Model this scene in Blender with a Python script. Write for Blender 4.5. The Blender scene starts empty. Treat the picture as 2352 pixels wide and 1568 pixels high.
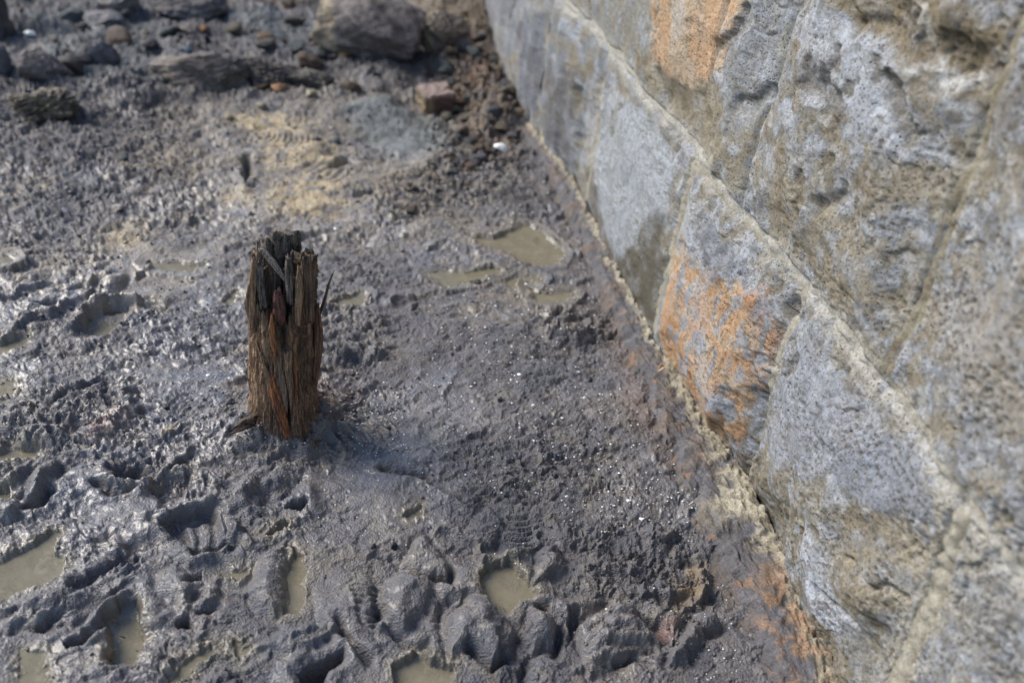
import bpy, bmesh, math, random
import numpy as np
from mathutils import Matrix, Vector

random.seed(7)
rng = np.random.default_rng(7)
scene = bpy.context.scene
COL = scene.collection

# ------------------------------------------------------------------ camera
F_PX, CAM_H = 2287.0, 1.30                      # focal length in pixels of a 2352 px wide picture, eye height
_up = np.array([476.0, 3216.0, 2287.0]); _up /= np.linalg.norm(_up)
_fw = np.array([0, 0, -1.0]); _fy = _fw - _up * _fw.dot(_up); _fy /= np.linalg.norm(_fy)
_fx = np.cross(_fy, _up)
ROT = np.array([_fx, _fy, _up])
EYE = np.array([0, 0, CAM_H])
cam_data = bpy.data.cameras.new('camera')
cam = bpy.data.objects.new('camera', cam_data); COL.objects.link(cam)
m4 = Matrix([list(ROT[i]) + [EYE[i]] for i in range(3)] + [[0, 0, 0, 1]])
cam.matrix_world = m4
cam_data.sensor_width = 36.0
cam_data.lens = 36.0 * F_PX / 2352.0
cam_data.clip_start = 0.02; cam_data.clip_end = 500
cam_data.dof.use_dof = True
cam_data.dof.focus_distance = 1.78
cam_data.dof.aperture_fstop = 2.3
scene.camera = cam

# ------------------------------------------------------------------ world, sun, exposure
SUN_EL, SUN_AZ = math.radians(40), math.radians(-76)    # azimuth from +Y towards +X
w = bpy.data.worlds.new('World'); scene.world = w; w.use_nodes = True
nt = w.node_tree
sky = nt.nodes.new('ShaderNodeTexSky'); sky.sky_type = 'NISHITA'; sky.sun_disc = False
sky.sun_elevation = SUN_EL; sky.sun_rotation = SUN_AZ
sky.air_density = 1.0; sky.dust_density = .8; sky.ozone_density = 2.4
nt.links.new(sky.outputs[0], nt.nodes['Background'].inputs[0])
nt.nodes['Background'].inputs[1].default_value = 0.13
sun_d = bpy.data.lights.new('sun', 'SUN'); sun_d.energy = 2.8; sun_d.angle = math.radians(32)
sun_d.color = (1.0, 0.93, 0.82)
sun = bpy.data.objects.new('sun', sun_d); COL.objects.link(sun)
sd = Vector((math.sin(SUN_AZ) * math.cos(SUN_EL), math.cos(SUN_AZ) * math.cos(SUN_EL), math.sin(SUN_EL)))
sun.rotation_euler = sd.to_track_quat('Z', 'Y').to_euler()
sun.location = (-3, 2, 4)
scene.view_settings.view_transform = 'Standard'; scene.view_settings.look = 'None'
scene.view_settings.exposure = 0.97; scene.view_settings.gamma = 1.0
scene.view_settings.use_curve_mapping = False

# ------------------------------------------------------------------ pixel tracing helpers (sizes and places measured off the photograph)
PS = 2352 / 2500.0
def ray(x, y):
    return ROT @ np.array([(x - 1176) / F_PX, -(y - 784) / F_PX, -1.0])
def gnd(x, y, z=0.0):                                   # pixel of the 2352 px picture -> ground point
    d = ray(x, y); return EYE + d * (z - CAM_H) / d[2]
def gp(x, y, z=0.0):                                    # pixel of the 2500 px picture -> ground point
    return gnd(x * PS, y * PS, z)
def depth_of(p): return -(ROT.T @ (np.array(p) - EYE))[2]

# ------------------------------------------------------------------ numpy noise
_perm = np.random.default_rng(3).permutation(256); _perm = np.concatenate([_perm, _perm, _perm])
_g2 = np.array([(math.cos(a), math.sin(a)) for a in np.linspace(0, 2 * math.pi, 16, endpoint=False)], dtype=np.float32)
def perlin(x, y, seed=0):
    x = np.asarray(x, dtype=np.float64) + seed * 17.31; y = np.asarray(y, dtype=np.float64) + seed * 9.77
    xi = np.floor(x).astype(np.int64); yi = np.floor(y).astype(np.int64)
    xf = (x - xi).astype(np.float32); yf = (y - yi).astype(np.float32)
    u = xf * xf * xf * (xf * (xf * 6 - 15) + 10); v = yf * yf * yf * (yf * (yf * 6 - 15) + 10)
    xi &= 255; yi &= 255; x1 = (xi + 1) & 255; y1 = (yi + 1) & 255
    def gr(a, b, dx, dy):
        g = _g2[_perm[_perm[a] + b] & 15]; return g[..., 0] * dx + g[..., 1] * dy
    n00 = gr(xi, yi, xf, yf); n10 = gr(x1, yi, xf - 1, yf); n01 = gr(xi, y1, xf, yf - 1); n11 = gr(x1, y1, xf - 1, yf - 1)
    a = n00 + u * (n10 - n00); b = n01 + u * (n11 - n01)
    return (a + v * (b - a)) * 1.5
def fbm(x, y, f, octs=4, seed=0, gain=0.5, lac=2.03, cell=None):
    s = 0; a = 1.0                                      # cell = mesh spacing: octaves finer than it fade out
    for i in range(octs):
        k = a if cell is None else a * sstep(.55, .22, f * cell)
        s = s + k * perlin(x * f, y * f, seed + i * 5); a *= gain; f *= lac
    return s
def ridged(x, y, f, octs=3, seed=0, gain=0.5):
    s = 0; a = 1.0
    for i in range(octs):
        s = s + a * (1 - np.abs(perlin(x * f, y * f, seed + i * 7)) * 2); a *= gain; f *= 2.1
    return s
def worley(x, y, f, seed=0, second=False):
    x = np.asarray(x) * f + seed * 3.7; y = np.asarray(y) * f + seed * 5.1
    xi = np.floor(x).astype(np.int64); yi = np.floor(y).astype(np.int64)
    d1 = np.full(x.shape, 9.0, dtype=np.float32); d2 = d1.copy()
    for i in (-1, 0, 1):
        for j in (-1, 0, 1):
            h = _perm[_perm[(xi + i) & 255] + ((yi + j) & 255)]
            px = xi + i + _perm[h + 11] / 255.0; py = yi + j + _perm[h + 91] / 255.0
            d = np.sqrt((px - x) ** 2 + (py - y) ** 2).astype(np.float32)
            d2 = np.where(d < d1, d1, np.minimum(d2, d)); d1 = np.minimum(d1, d)
    return (d1, d2) if second else d1
def sstep(a, b, x):
    t = np.clip((x - a) / (b - a), 0, 1); return t * t * (3 - 2 * t)
def lerp(a, b, t): return a + (b - a) * t
def sdf_poly(X, Y, pts):                                # negative inside
    n = len(pts); d = np.full(X.shape, 1e9); inside = np.zeros(X.shape, bool)
    for i in range(n):
        ax, ay = pts[i]; bx, by = pts[(i + 1) % n]
        ex, ey = bx - ax, by - ay; wx, wy = X - ax, Y - ay
        t = np.clip((wx * ex + wy * ey) / (ex * ex + ey * ey + 1e-12), 0, 1)
        d = np.minimum(d, (wx - ex * t) ** 2 + (wy - ey * t) ** 2)
        c = ((ay <= Y) != (by <= Y)) & (X < (bx - ax) * (Y - ay) / ((by - ay) if by != ay else 1e-12) + ax)
        inside ^= c
    return np.where(inside, -1, 1) * np.sqrt(d)
def dist_line(X, Y, pts):
    d = np.full(X.shape, 1e9)
    for i in range(len(pts) - 1):
        ax, ay = pts[i]; bx, by = pts[i + 1]
        ex, ey = bx - ax, by - ay; wx, wy = X - ax, Y - ay
        t = np.clip((wx * ex + wy * ey) / (ex * ex + ey * ey + 1e-12), 0, 1)
        d = np.minimum(d, (wx - ex * t) ** 2 + (wy - ey * t) ** 2)
    return np.sqrt(d)

# ------------------------------------------------------------------ scene helpers
def tag(o, label=None, cat=None, group=None, kind=None):
    if label: o['label'] = label
    if cat: o['category'] = cat
    if group: o['group'] = group
    if kind: o['kind'] = kind
    return o
def empty(name, loc=(0, 0, 0), rz=0):
    o = bpy.data.objects.new(name, None); COL.objects.link(o)
    o.location = loc; o.rotation_euler = (0, 0, rz); o.empty_display_size = .05
    return o
def np_mesh(name, V, Fq, mat, parent=None, col=None, wet=None, smooth=True, k=4):
    me = bpy.data.meshes.new(name)
    V = np.ascontiguousarray(V, dtype=np.float32); Fq = np.ascontiguousarray(Fq, dtype=np.int32)
    me.vertices.add(len(V)); me.vertices.foreach_set('co', V.ravel())
    me.loops.add(Fq.size); me.loops.foreach_set('vertex_index', Fq.ravel())
    me.polygons.add(len(Fq)); me.polygons.foreach_set('loop_start', np.arange(0, Fq.size, k, dtype=np.int32))
    me.update(calc_edges=True)
    if smooth: me.polygons.foreach_set('use_smooth', np.ones(len(Fq), bool))
    if col is not None:
        a = me.color_attributes.new('col', 'FLOAT_COLOR', 'POINT')
        c4 = np.ones((len(V), 4), np.float32); c4[:, :3] = col; a.data.foreach_set('color', c4.ravel())
    if wet is not None:
        a = me.attributes.new('wet', 'FLOAT', 'POINT'); a.data.foreach_set('value', np.ascontiguousarray(wet, dtype=np.float32))
    me.materials.append(mat)
    o = bpy.data.objects.new(name, me); COL.objects.link(o); o.parent = parent
    return o
def grid_faces(nr, nc, mask=None):
    idx = np.arange(nr * nc).reshape(nr, nc)
    a = idx[:-1, :-1]; b = idx[:-1, 1:]; c = idx[1:, 1:]; d = idx[1:, :-1]
    q = np.stack([a, b, c, d], -1)
    if mask is not None: q = q[mask]
    return q.reshape(-1, 4)
def compact(V, Fq, *attrs):
    used = np.unique(Fq); mp = np.full(len(V), -1, np.int64); mp[used] = np.arange(len(used))
    return (V[used], mp[Fq]) + tuple(a[used] for a in attrs)

# ------------------------------------------------------------------ materials
def N(nt, t, **kw):
    n = nt.nodes.new(t)
    for k, v in kw.items():
        if k.startswith('i_'): n.inputs[k[2:].replace('_', ' ')].default_value = v
        else: setattr(n, k, v)
    return n
def base_mat(name):
    m = bpy.data.materials.new(name); m.use_nodes = True
    nt = m.node_tree; return m, nt, nt.nodes['Principled BSDF'], nt.links
def math_node(nt, op, a, b=None, c=None):
    n = nt.nodes.new('ShaderNodeMath'); n.operation = op
    for i, v in enumerate((a, b, c)):
        if v is None: continue
        if isinstance(v, (int, float)): n.inputs[i].default_value = v
        else: nt.links.new(v, n.inputs[i])
    return n.outputs[0]
def mixc(nt, fac, a, b, mode='MIX'):
    n = nt.nodes.new('ShaderNodeMix'); n.data_type = 'RGBA'; n.blend_type = mode
    for s, v in ((n.inputs[0], fac), (n.inputs[6], a), (n.inputs[7], b)):
        if isinstance(v, (int, float)): s.default_value = v
        elif isinstance(v, tuple): s.default_value = v + (1,)
        else: nt.links.new(v, s)
    return n.outputs[2]
def ramp(nt, fac, p0, p1, c0=(0, 0, 0), c1=(1, 1, 1)):
    r = nt.nodes.new('ShaderNodeValToRGB'); e = r.color_ramp.elements
    e[0].position = p0; e[1].position = p1; e[0].color = c0 + (1,); e[1].color = c1 + (1,)
    nt.links.new(fac, r.inputs[0]); return r.outputs[0]
def tex(nt, kind, vec, scale, **kw):
    n = nt.nodes.new(kind); nt.links.new(vec, n.inputs['Vector']); n.inputs['Scale'].default_value = scale
    for k, v in kw.items():
        if k in n.inputs: n.inputs[k].default_value = v
        else: setattr(n, k, v)
    return n

def mud_material():
    m, nt, b, L = base_mat('wet_mud')
    co = N(nt, 'ShaderNodeTexCoord').outputs['Object']
    at = N(nt, 'ShaderNodeAttribute', attribute_name='col').outputs['Color']
    wet = N(nt, 'ShaderNodeAttribute', attribute_name='wet').outputs['Fac']
    n1 = tex(nt, 'ShaderNodeTexNoise', co, 55, Detail=6, Roughness=.65)
    n2 = tex(nt, 'ShaderNodeTexNoise', co, 420, Detail=3, Roughness=.7)
    n3 = tex(nt, 'ShaderNodeTexNoise', co, 160, Detail=4, Roughness=.6)
    c = mixc(nt, 1.0, at, ramp(nt, n1.outputs[0], .3, .7, (.76, .74, .72), (1.24, 1.24, 1.26)), 'MULTIPLY')
    c = mixc(nt, 1.0, c, ramp(nt, n2.outputs[0], .25, .75, (.62, .61, .6), (1.38, 1.38, 1.38)), 'MULTIPLY')
    L.new(c, b.inputs['Base Color'])
    r = math_node(nt, 'SUBTRACT', .74, math_node(nt, 'MULTIPLY', wet, .34))
    r = math_node(nt, 'ADD', r, math_node(nt, 'MULTIPLY', math_node(nt, 'SUBTRACT', n3.outputs[0], .5), .35))
    L.new(math_node(nt, 'MAXIMUM', r, .12), b.inputs['Roughness'])
    b.inputs['Specular IOR Level'].default_value = .7
    L.new(math_node(nt, 'MULTIPLY', wet, .55), b.inputs['Coat Weight']); b.inputs['Coat Roughness'].default_value = .18; b.inputs['Coat IOR'].default_value = 1.4
    vo = tex(nt, 'ShaderNodeTexVoronoi', co, 260)
    h = math_node(nt, 'ADD', math_node(nt, 'MULTIPLY', n3.outputs[0], 1.0), math_node(nt, 'MULTIPLY', n2.outputs[0], .55))
    h = math_node(nt, 'ADD', h, math_node(nt, 'MULTIPLY', vo.outputs['Distance'], .55))
    amp = math_node(nt, 'SUBTRACT', 1.15, math_node(nt, 'MULTIPLY', wet, .8))
    h = math_node(nt, 'MULTIPLY', h, amp)
    bp = N(nt, 'ShaderNodeBump'); bp.inputs['Strength'].default_value = .9; bp.inputs['Distance'].default_value = .0050
    L.new(h, bp.inputs['Height']); L.new(bp.outputs[0], b.inputs['Normal'])
    return m
def stone_material(name='wall_stone', pit=1.0, rough=.82, scale=1.0):
    m, nt, b, L = base_mat(name)
    co = N(nt, 'ShaderNodeTexCoord').outputs['Object']
    at = N(nt, 'ShaderNodeAttribute', attribute_name='col').outputs['Color']
    n1 = tex(nt, 'ShaderNodeTexNoise', co, 70 * scale, Detail=6, Roughness=.7)
    n2 = tex(nt, 'ShaderNodeTexNoise', co, 500 * scale, Detail=3, Roughness=.7)
    n3 = tex(nt, 'ShaderNodeTexNoise', co, 190 * scale, Detail=4, Roughness=.7)
    c = mixc(nt, 1.0, at, ramp(nt, n1.outputs[0], .32, .68, (.74, .70, .63), (1.20, 1.21, 1.24)), 'MULTIPLY')
    c = mixc(nt, 1.0, c, ramp(nt, n2.outputs[0], .3, .7, (.55, .54, .52), (1.42, 1.42, 1.42)), 'MULTIPLY')
    sp = ramp(nt, n3.outputs[0], .34, .43, (1, 1, 1), (0, 0, 0))
    c = mixc(nt, math_node(nt, 'MULTIPLY', sp, .55 * pit), c, (.085, .07, .045))
    vp = tex(nt, 'ShaderNodeTexVoronoi', co, 105 * scale); vs_ = tex(nt, 'ShaderNodeTexNoise', co, 9 * scale, Detail=3)
    vr = math_node(nt, 'MULTIPLY', ramp(nt, vp.outputs['Distance'], .10, .24, (1, 1, 1), (0, 0, 0)), ramp(nt, vs_.outputs[0], .42, .56))
    c = mixc(nt, math_node(nt, 'MULTIPLY', vr, .8 * pit), c, (.07, .055, .035))
    L.new(c, b.inputs['Base Color']); b.inputs['Roughness'].default_value = rough
    b.inputs['Specular IOR Level'].default_value = .35
    h = math_node(nt, 'ADD', math_node(nt, 'MULTIPLY', n1.outputs[0], .45), math_node(nt, 'MULTIPLY', n2.outputs[0], .32))
    h = math_node(nt, 'ADD', h, math_node(nt, 'MULTIPLY', ramp(nt, n3.outputs[0], .30, .46), .35 * pit))
    h = math_node(nt, 'SUBTRACT', h, math_node(nt, 'MULTIPLY', vr, .5 * pit))
    bp = N(nt, 'ShaderNodeBump'); bp.inputs['Strength'].default_value = .9; bp.inputs['Distance'].default_value = .005 / scale
    L.new(h, bp.inputs['Height']); L.new(bp.outputs[0], b.inputs['Normal'])
    return m
def wood_material():
    m, nt, b, L = base_mat('rotten_wood')
    co = N(nt, 'ShaderNodeTexCoord').outputs['Object']
    mp = N(nt, 'ShaderNodeMapping'); mp.inputs['Scale'].default_value = (1, 1, .07); L.new(co, mp.inputs[0])
    at = N(nt, 'ShaderNodeAttribute', attribute_name='col').outputs['Color']
    n1 = tex(nt, 'ShaderNodeTexNoise', mp.outputs[0], 420, Detail=6, Roughness=.7)
    n2 = tex(nt, 'ShaderNodeTexNoise', co, 350, Detail=4, Roughness=.7)
    c = mixc(nt, 1.0, at, ramp(nt, n1.outputs[0], .38, .64, (.22, .20, .18), (1.9, 1.8, 1.65)), 'MULTIPLY')
    c = mixc(nt, 1.0, c, ramp(nt, n2.outputs[0], .3, .7, (.6, .6, .6), (1.4, 1.4, 1.4)), 'MULTIPLY')
    c = mixc(nt, 1.0, c, (1.2, 1.1, 1.02), 'MULTIPLY')
    L.new(c, b.inputs['Base Color']); b.inputs['Roughness'].default_value = .62
    h = math_node(nt, 'ADD', n1.outputs[0], math_node(nt, 'MULTIPLY', n2.outputs[0], .35))
    bp = N(nt, 'ShaderNodeBump'); bp.inputs['Strength'].default_value = 1; bp.inputs['Distance'].default_value = .004
    L.new(h, bp.inputs['Height']); L.new(bp.outputs[0], b.inputs['Normal'])
    return m
def flat_material(name, c1, c2, rough=.6, scale=300, bump=.001):
    m, nt, b, L = base_mat(name)
    co = N(nt, 'ShaderNodeTexCoord').outputs['Object']
    n = tex(nt, 'ShaderNodeTexNoise', co, scale, Detail=4, Roughness=.6)
    L.new(ramp(nt, n.outputs[0], .3, .7, c1, c2), b.inputs['Base Color']); b.inputs['Roughness'].default_value = rough
    bp = N(nt, 'ShaderNodeBump'); bp.inputs['Strength'].default_value = .6; bp.inputs['Distance'].default_value = bump
    L.new(n.outputs[0], bp.inputs['Height']); L.new(bp.outputs[0], b.inputs['Normal'])
    return m
def water_material():
    m, nt, b, L = base_mat('murky_water')
    co = N(nt, 'ShaderNodeTexCoord').outputs['Object']
    n = tex(nt, 'ShaderNodeTexNoise', co, 28, Detail=5, Roughness=.6)
    n2 = tex(nt, 'ShaderNodeTexNoise', co, 190, Detail=3, Roughness=.6)
    c = ramp(nt, n.outputs[0], .3, .7, (.17, .148, .10), (.25, .222, .155))
    c = mixc(nt, ramp(nt, n2.outputs[0], .66, .72), c, (.12, .10, .07))
    L.new(c, b.inputs['Base Color']); b.inputs['Roughness'].default_value = .03
    b.inputs['IOR'].default_value = 1.33; b.inputs['Alpha'].default_value = .68
    bp = N(nt, 'ShaderNodeBump'); bp.inputs['Strength'].default_value = .12; bp.inputs['Distance'].default_value = .002
    L.new(n.outputs[0], bp.inputs['Height']); L.new(bp.outputs[0], b.inputs['Normal'])
    return m
M_MUD = mud_material(); M_STONE = stone_material(); M_ROCK = stone_material('boulder_rock', .35, .55, .6)
M_MORTAR = stone_material('lime_mortar', .55, .9, 1.3); M_WOOD = wood_material(); M_WATER = water_material()
M_SHELL = flat_material('white_shell', (.62, .60, .55), (.82, .80, .76), .4, 200)
M_LEAF = flat_material('dry_leaf', (.30, .19, .10), (.55, .40, .27), .6, 150)
M_PEBBLE = flat_material('brown_pebble', (.06, .035, .025), (.12, .07, .05), .5, 150)

# ==================================================================  GROUND
# polar sheet round the spot below the camera: fine where the photograph looks, coarse out to the horizon
def axis(parts):
    out = []
    for a, b, n in parts: out.append(np.linspace(a, b, n, endpoint=False))
    out.append(np.array([parts[-1][1]])); return np.concatenate(out)
th = np.radians(axis([(-100, -66, 14), (-66, -43, 170), (-43, 36, 1080), (36, 45, 20), (45, 100, 14)]))
rr = np.concatenate([np.linspace(.25, .80, 22, endpoint=False),
                     CAM_H * np.tan(np.linspace(math.atan(.80 / CAM_H), math.atan(5.2 / CAM_H), 740, endpoint=False)),
                     np.geomspace(5.2, 90, 40)])
TH, RR = np.meshgrid(th, rr)
X = RR * np.sin(TH); Y = RR * np.cos(TH)
fade = 1 - sstep(6, 12, RR)
CELL = np.maximum((CAM_H + RR ** 2 / CAM_H) * .00105, RR * .0013)

def P2(pts, z=0): return [tuple(gp(x, y, z)[:2]) for x, y in pts]
def V2(pts, z=0): return [tuple(gnd(x, y, z)[:2]) for x, y in pts]

wx = fbm(X, Y, 22, 3, 11) * .012; wy = fbm(X, Y, 22, 3, 21) * .012
wx2 = fbm(X, Y, 90, 2, 31, cell=CELL) * .0035; wy2 = fbm(X, Y, 90, 2, 41, cell=CELL) * .0035
XW = X + wx + wx2; YW = Y + wy + wy2
XM = X + wx * .45 + wx2 * .35; YM = Y + wy * .45 + wy2 * .35
# streak frame: the mud was dragged from lower left to upper right
ca, sa = math.cos(math.radians(28)), math.sin(math.radians(28))
SX = XW * ca + YW * sa; SY = -XW * sa + YW * ca

def box(pts, pad):
    a = np.array(pts); return ((X > a[:, 0].min() - pad) & (X < a[:, 0].max() + pad) & (Y > a[:, 1].min() - pad) & (Y < a[:, 1].max() + pad))
def area(pts, soft, warp=True, pad=None):               # soft 0..1 mask of a traced area
    b = box(pts, pad or soft * 2 + .03); out = np.zeros(X.shape)
    if b.any():
        s = sdf_poly(XW[b] if warp else X[b], YW[b] if warp else Y[b], pts); out[b] = 1 - sstep(-soft, soft, s)
    return out
# how clotted the mud is: 0 smooth .. 1 clods
rough = np.full(X.shape, .62)
rough = lerp(rough, .34, 1 - sstep(1.25, 1.6, RR))
def set_rough(pts, v, soft=.08):
    global rough
    mk = area(P2(pts), soft); rough = lerp(rough, v, mk)
set_rough([(0, 180), (640, 180), (600, 560), (0, 620)], 1.0, .25)
set_rough([(430, 240), (900, 230), (1180, 300), (1150, 420), (900, 560), (560, 560)], .32, .12)
set_rough([(880, 260), (1080, 250), (1100, 360), (900, 380)], .12, .06)
set_rough([(960, 80), (1180, 60), (1290, 380), (1200, 470), (950, 540), (900, 480), (1080, 380)], 1.15, .06)
set_rough([(950, 560), (1400, 540), (1560, 900), (1700, 1250), (1500, 1300), (1250, 1180), (880, 1150), (900, 800)], .30, .08)
set_rough([(930, 850), (1150, 840), (1180, 1080), (960, 1100)], .10, .04)
set_rough([(740, 1140), (1060, 1150), (1130, 1260), (1000, 1330), (760, 1360), (720, 1240)], .14, .05)
set_rough([(170, 1160), (260, 1140), (400, 1230), (380, 1330), (230, 1330)], .12, .03)
set_rough([(300, 590), (560, 600), (520, 740), (260, 730)], .10, .05)
set_rough([(330, 880), (590, 880), (590, 990), (330, 980)], .12, .05)
set_rough([(1080, 1050), (1480, 1030), (1500, 1200), (1250, 1240)], .75, .05)
set_rough([(1400, 1290), (1680, 1290), (1740, 1460), (1480, 1440)], 1.0, .04)
set_rough([(1300, 760), (1480, 760), (1480, 850), (1300, 850)], 1.1, .03)
set_rough([(780, 750), (930, 750), (960, 880), (800, 900)], .95, .04)
set_rough([(0, 970), (330, 940), (320, 1090), (0, 1110)], 1.1, .04)
set_rough([(250, 1120), (480, 1120), (490, 1200), (260, 1200)], 1.0, .03)
set_rough([(380, 1620), (900, 1600), (900, 1700), (380, 1700)], .7, .04)
set_rough([(560, 1400), (1000, 1370), (1400, 1400), (1400, 1667), (620, 1690)], .16, .05)
set_rough([(40, 1110), (170, 1110), (120, 1260), (0, 1260)], .12, .02)
set_rough([(0, 1480), (330, 1400), (560, 1330), (560, 1500), (240, 1620), (0, 1640)], .2, .04)
set_rough([(1040, 1430), (1320, 1430), (1340, 1600), (1060, 1640)], .22, .03)
set_rough([(740, 1360), (1060, 1380), (1040, 1580), (720, 1600)], .16, .03)
rough = np.clip(rough + .22 * fbm(X, Y, 7, 2, 61), .03, 1.3)

big = fbm(X, Y, 2.4, 2, 1) * .013 + fbm(SX, SY * 2.0, 7, 2, 2) * .007
n_a = fbm(SX, SY * 1.9, 22, 4, 3, .55, cell=CELL * 1.5)
n_b = fbm(XW, YW, 62, 4, 4, .6, cell=CELL)
rd = ridged(SX, SY * 1.9, 15, 3, 5)
clod = worley(XW, YW, 46, 2); clod2 = worley(XW, YW, 105, 3)
farA = sstep(2.1, 3.4, RR)
lumps = np.maximum(0, .62 - clod) ** .7 * .011 * sstep(.0, .5, fbm(X, Y, 11, 2, 71) + .22)
lumps2 = np.maximum(0, .55 - clod2) ** .7 * .0055 * sstep(.6, .3, 105 * CELL) * sstep(-.1, .4, fbm(X, Y, 19, 2, 72) + .1)
H = big + rough * (n_a * .0075 + n_b * .0022 + (rd - 1.1) * .0022 + lumps * .8 + lumps2 * .5) + (1 - np.clip(rough, 0, 1)) * (n_a * .0015 + n_b * .0005)
# torn terraces: mud tears off in little steps that face the camera
H = big + (H - big) * (1 + .7 * farA)
H += .012 * sstep(2.3, 3.6, RR) * fbm(SX, SY * 1.5, 7, 3, 77, .6) * rough
terr = fbm(SX, SY * 1.5, 17, 3, 81, .55); q = terr * 5.0
fgm = (1 - sstep(1.35, 1.8, RR)) * sstep(.35, .05, X)
fgm = fgm * sstep(.10, .32, rough) * sstep(-.25, .3, fbm(X, Y, 4, 2, 90))
H += fgm * (.010 * (.45 - np.abs(perlin(SX * 6 + wx * 12, SY * 14, 88)) * 2) + .0015 * (.45 - np.abs(perlin(SX * 17, SY * 30 + wx * 20, 89)) * 2))
def steps(f_, n, sharp=.10):
    q_ = f_ * n; fl = np.floor(q_); return (fl + sstep(.5 - sharp, .5 + sharp, q_ - fl)) / n - f_
H += np.clip(rough + .12, 0, 1.1) * (.024 + .022 * farA) * steps(fbm(SX, SY * 2.1, 7, 4, 83, .5), 2.2, .07) + rough * .013 * steps(terr, 2.5, .08)
farm = sstep(2.4, 3.4, RR) * sstep(.1, -.4, X + .25 * (Y - 3))
H += farm * (.045 * np.maximum(fbm(XW, YW, 3.2, 3, 85, .55), -.1) + .02 * np.maximum(0, .6 - worley(XW, YW, 9, 12)))

def feat(pts, pad):
    b = box(pts, pad); return b, sdf_poly(XM[b], YM[b], pts)
def mound(pts, h, w=.02, crease=.005, grain=.0):
    pts = P2(pts); b, s = feat(pts, w * 2 + .04)
    w = w * 1.7; t = np.clip(-(s - .004) / w, 0, 1); t = t * t * (3 - 2 * t) * .35 + t * (2 - t) * .65
    H[b] += .85 * h * t * (1 - .25 * perlin(X[b] * 30, Y[b] * 30, 7)) - crease * np.exp(-(s / .007) ** 2)
def hole(pts, d, w=.016, rim=.006, side=.35):
    pts = P2(pts); b, s = feat(pts, w * 2 + .05)
    t = sstep(0, w, -s)
    H[b] += -d * t + rim * np.exp(-((s - .012) / .012) ** 2)
def crevice(pts, d, w=.006, lip=.004):
    pts = P2(pts); b = box(pts, .06); s = dist_line(XM[b], YM[b], pts)
    H[b] += -d * np.exp(-(s / w) ** 2) + lip * np.exp(-((s - w * 2.4) / (w * 1.3)) ** 2)
def ridge(pts, h, w=.012):
    pts = P2(pts); b = box(pts, .09); s = dist_line(XW[b], YW[b], pts)
    H[b] += h * np.exp(-(s / w) ** 2)
def treads(cx, cy, px, py, n, spread, d, curve=.0, mask=None):
    # curved parallel grooves left by a boot sole: centre, step between grooves (pixels), count
    c = gp(cx, cy)[:2]; e = gp(cx + px, cy + py)[:2] - c; st = np.linalg.norm(e); e = e / st
    b = (np.abs(X - c[0]) < .14) & (np.abs(Y - c[1]) < .14)
    lx = (X[b] + wx[b] * .3 - c[0]); ly = (Y[b] + wy[b] * .3 - c[1])
    a = lx * e[0] + ly * e[1]; p = -lx * e[1] + ly * e[0]
    a = a + curve * p * p
    env = sstep(n * st * .5 + st * .4, n * st * .5 - st * .2, np.abs(a)) * sstep(spread, spread * .7, np.abs(p))
    wv = np.cos(a / st * 2 * math.pi); wv = np.sign(wv) * np.abs(wv) ** .6
    H[b] = lerp(H[b], H[b] * .35 - .002, env * .8) + env * wv * d

# lumps, logs and slabs of mud
mound([(51, 1231), (79, 1148), (146, 1121), (157, 1137), (118, 1200), (71, 1235)], .030, .025, .008)
mound([(0, 1188), (24, 1156), (79, 1125), (59, 1180), (10, 1210)], .020, .02)
mound([(28, 1080), (60, 1060), (160, 1050), (175, 1085), (110, 1103), (50, 1095)], .022, .015)
mound([(-20, 1000), (75, 985), (200, 1010), (190, 1060), (90, 1075), (-20, 1060)], .014, .03, .003)
mound([(-20, 1235), (40, 1240), (52, 1262), (20, 1275), (-20, 1268)], .016, .012)
mound([(971, 1385), (1012, 1308), (1044, 1300), (1108, 1393), (1092, 1422), (1060, 1413)], .022, .03, .006)
mound([(919, 1555), (927, 1434), (963, 1389), (1056, 1413), (1064, 1446), (1044, 1494), (987, 1555)], .026, .032, .006)
mound([(780, 1580), (760, 1440), (830, 1380), (915, 1400), (910, 1540)], .012, .03, .003)
mound([(1076, 1535), (1141, 1458), (1197, 1458), (1266, 1547), (1254, 1615), (1197, 1636), (1153, 1595), (1092, 1615)], .036, .034, .008)
mound([(1270, 1547), (1294, 1498), (1347, 1482), (1371, 1514), (1355, 1575), (1302, 1595)], .038, .026, .008)
mound([(1314, 1341), (1355, 1325), (1383, 1365), (1383, 1393), (1335, 1420), (1306, 1420)], .026, .022, .006)
mound([(1407, 1527), (1496, 1446), (1557, 1486), (1597, 1555), (1589, 1583), (1436, 1656)], .038, .03, .008)
mound([(1678, 1527), (1698, 1486), (1747, 1490), (1767, 1523), (1726, 1559), (1682, 1615), (1629, 1623), (1629, 1595)], .032, .02, .008)
mound([(1133, 1300), (1193, 1232), (1234, 1276), (1213, 1333), (1169, 1361)], .010, .015)
mound([(1557, 1292), (1609, 1280), (1666, 1308), (1617, 1357), (1569, 1341)], .020, .02)
mound([(1690, 1420), (1700, 1370), (1750, 1390), (1740, 1460), (1700, 1480)], .018, .015)
mound([(1290, 1460), (1420, 1440), (1490, 1450), (1380, 1520)], .018, .02)
mound([(230, 714), (249, 668), (318, 665), (306, 699), (268, 726)], .020, .03)
mound([(225, 1425), (130, 1440), (60, 1470), (0, 1500), (0, 1530), (110, 1520), (200, 1480), (260, 1450)], .020, .025, .005)
mound([(150, 1560), (200, 1510), (290, 1440), (330, 1435), (270, 1500), (200, 1550)], .020, .022, .006)
mound([(620, 1500), (600, 1440), (640, 1350), (700, 1330), (700, 1400), (700, 1480), (670, 1510)], .026, .025, .006)
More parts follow.
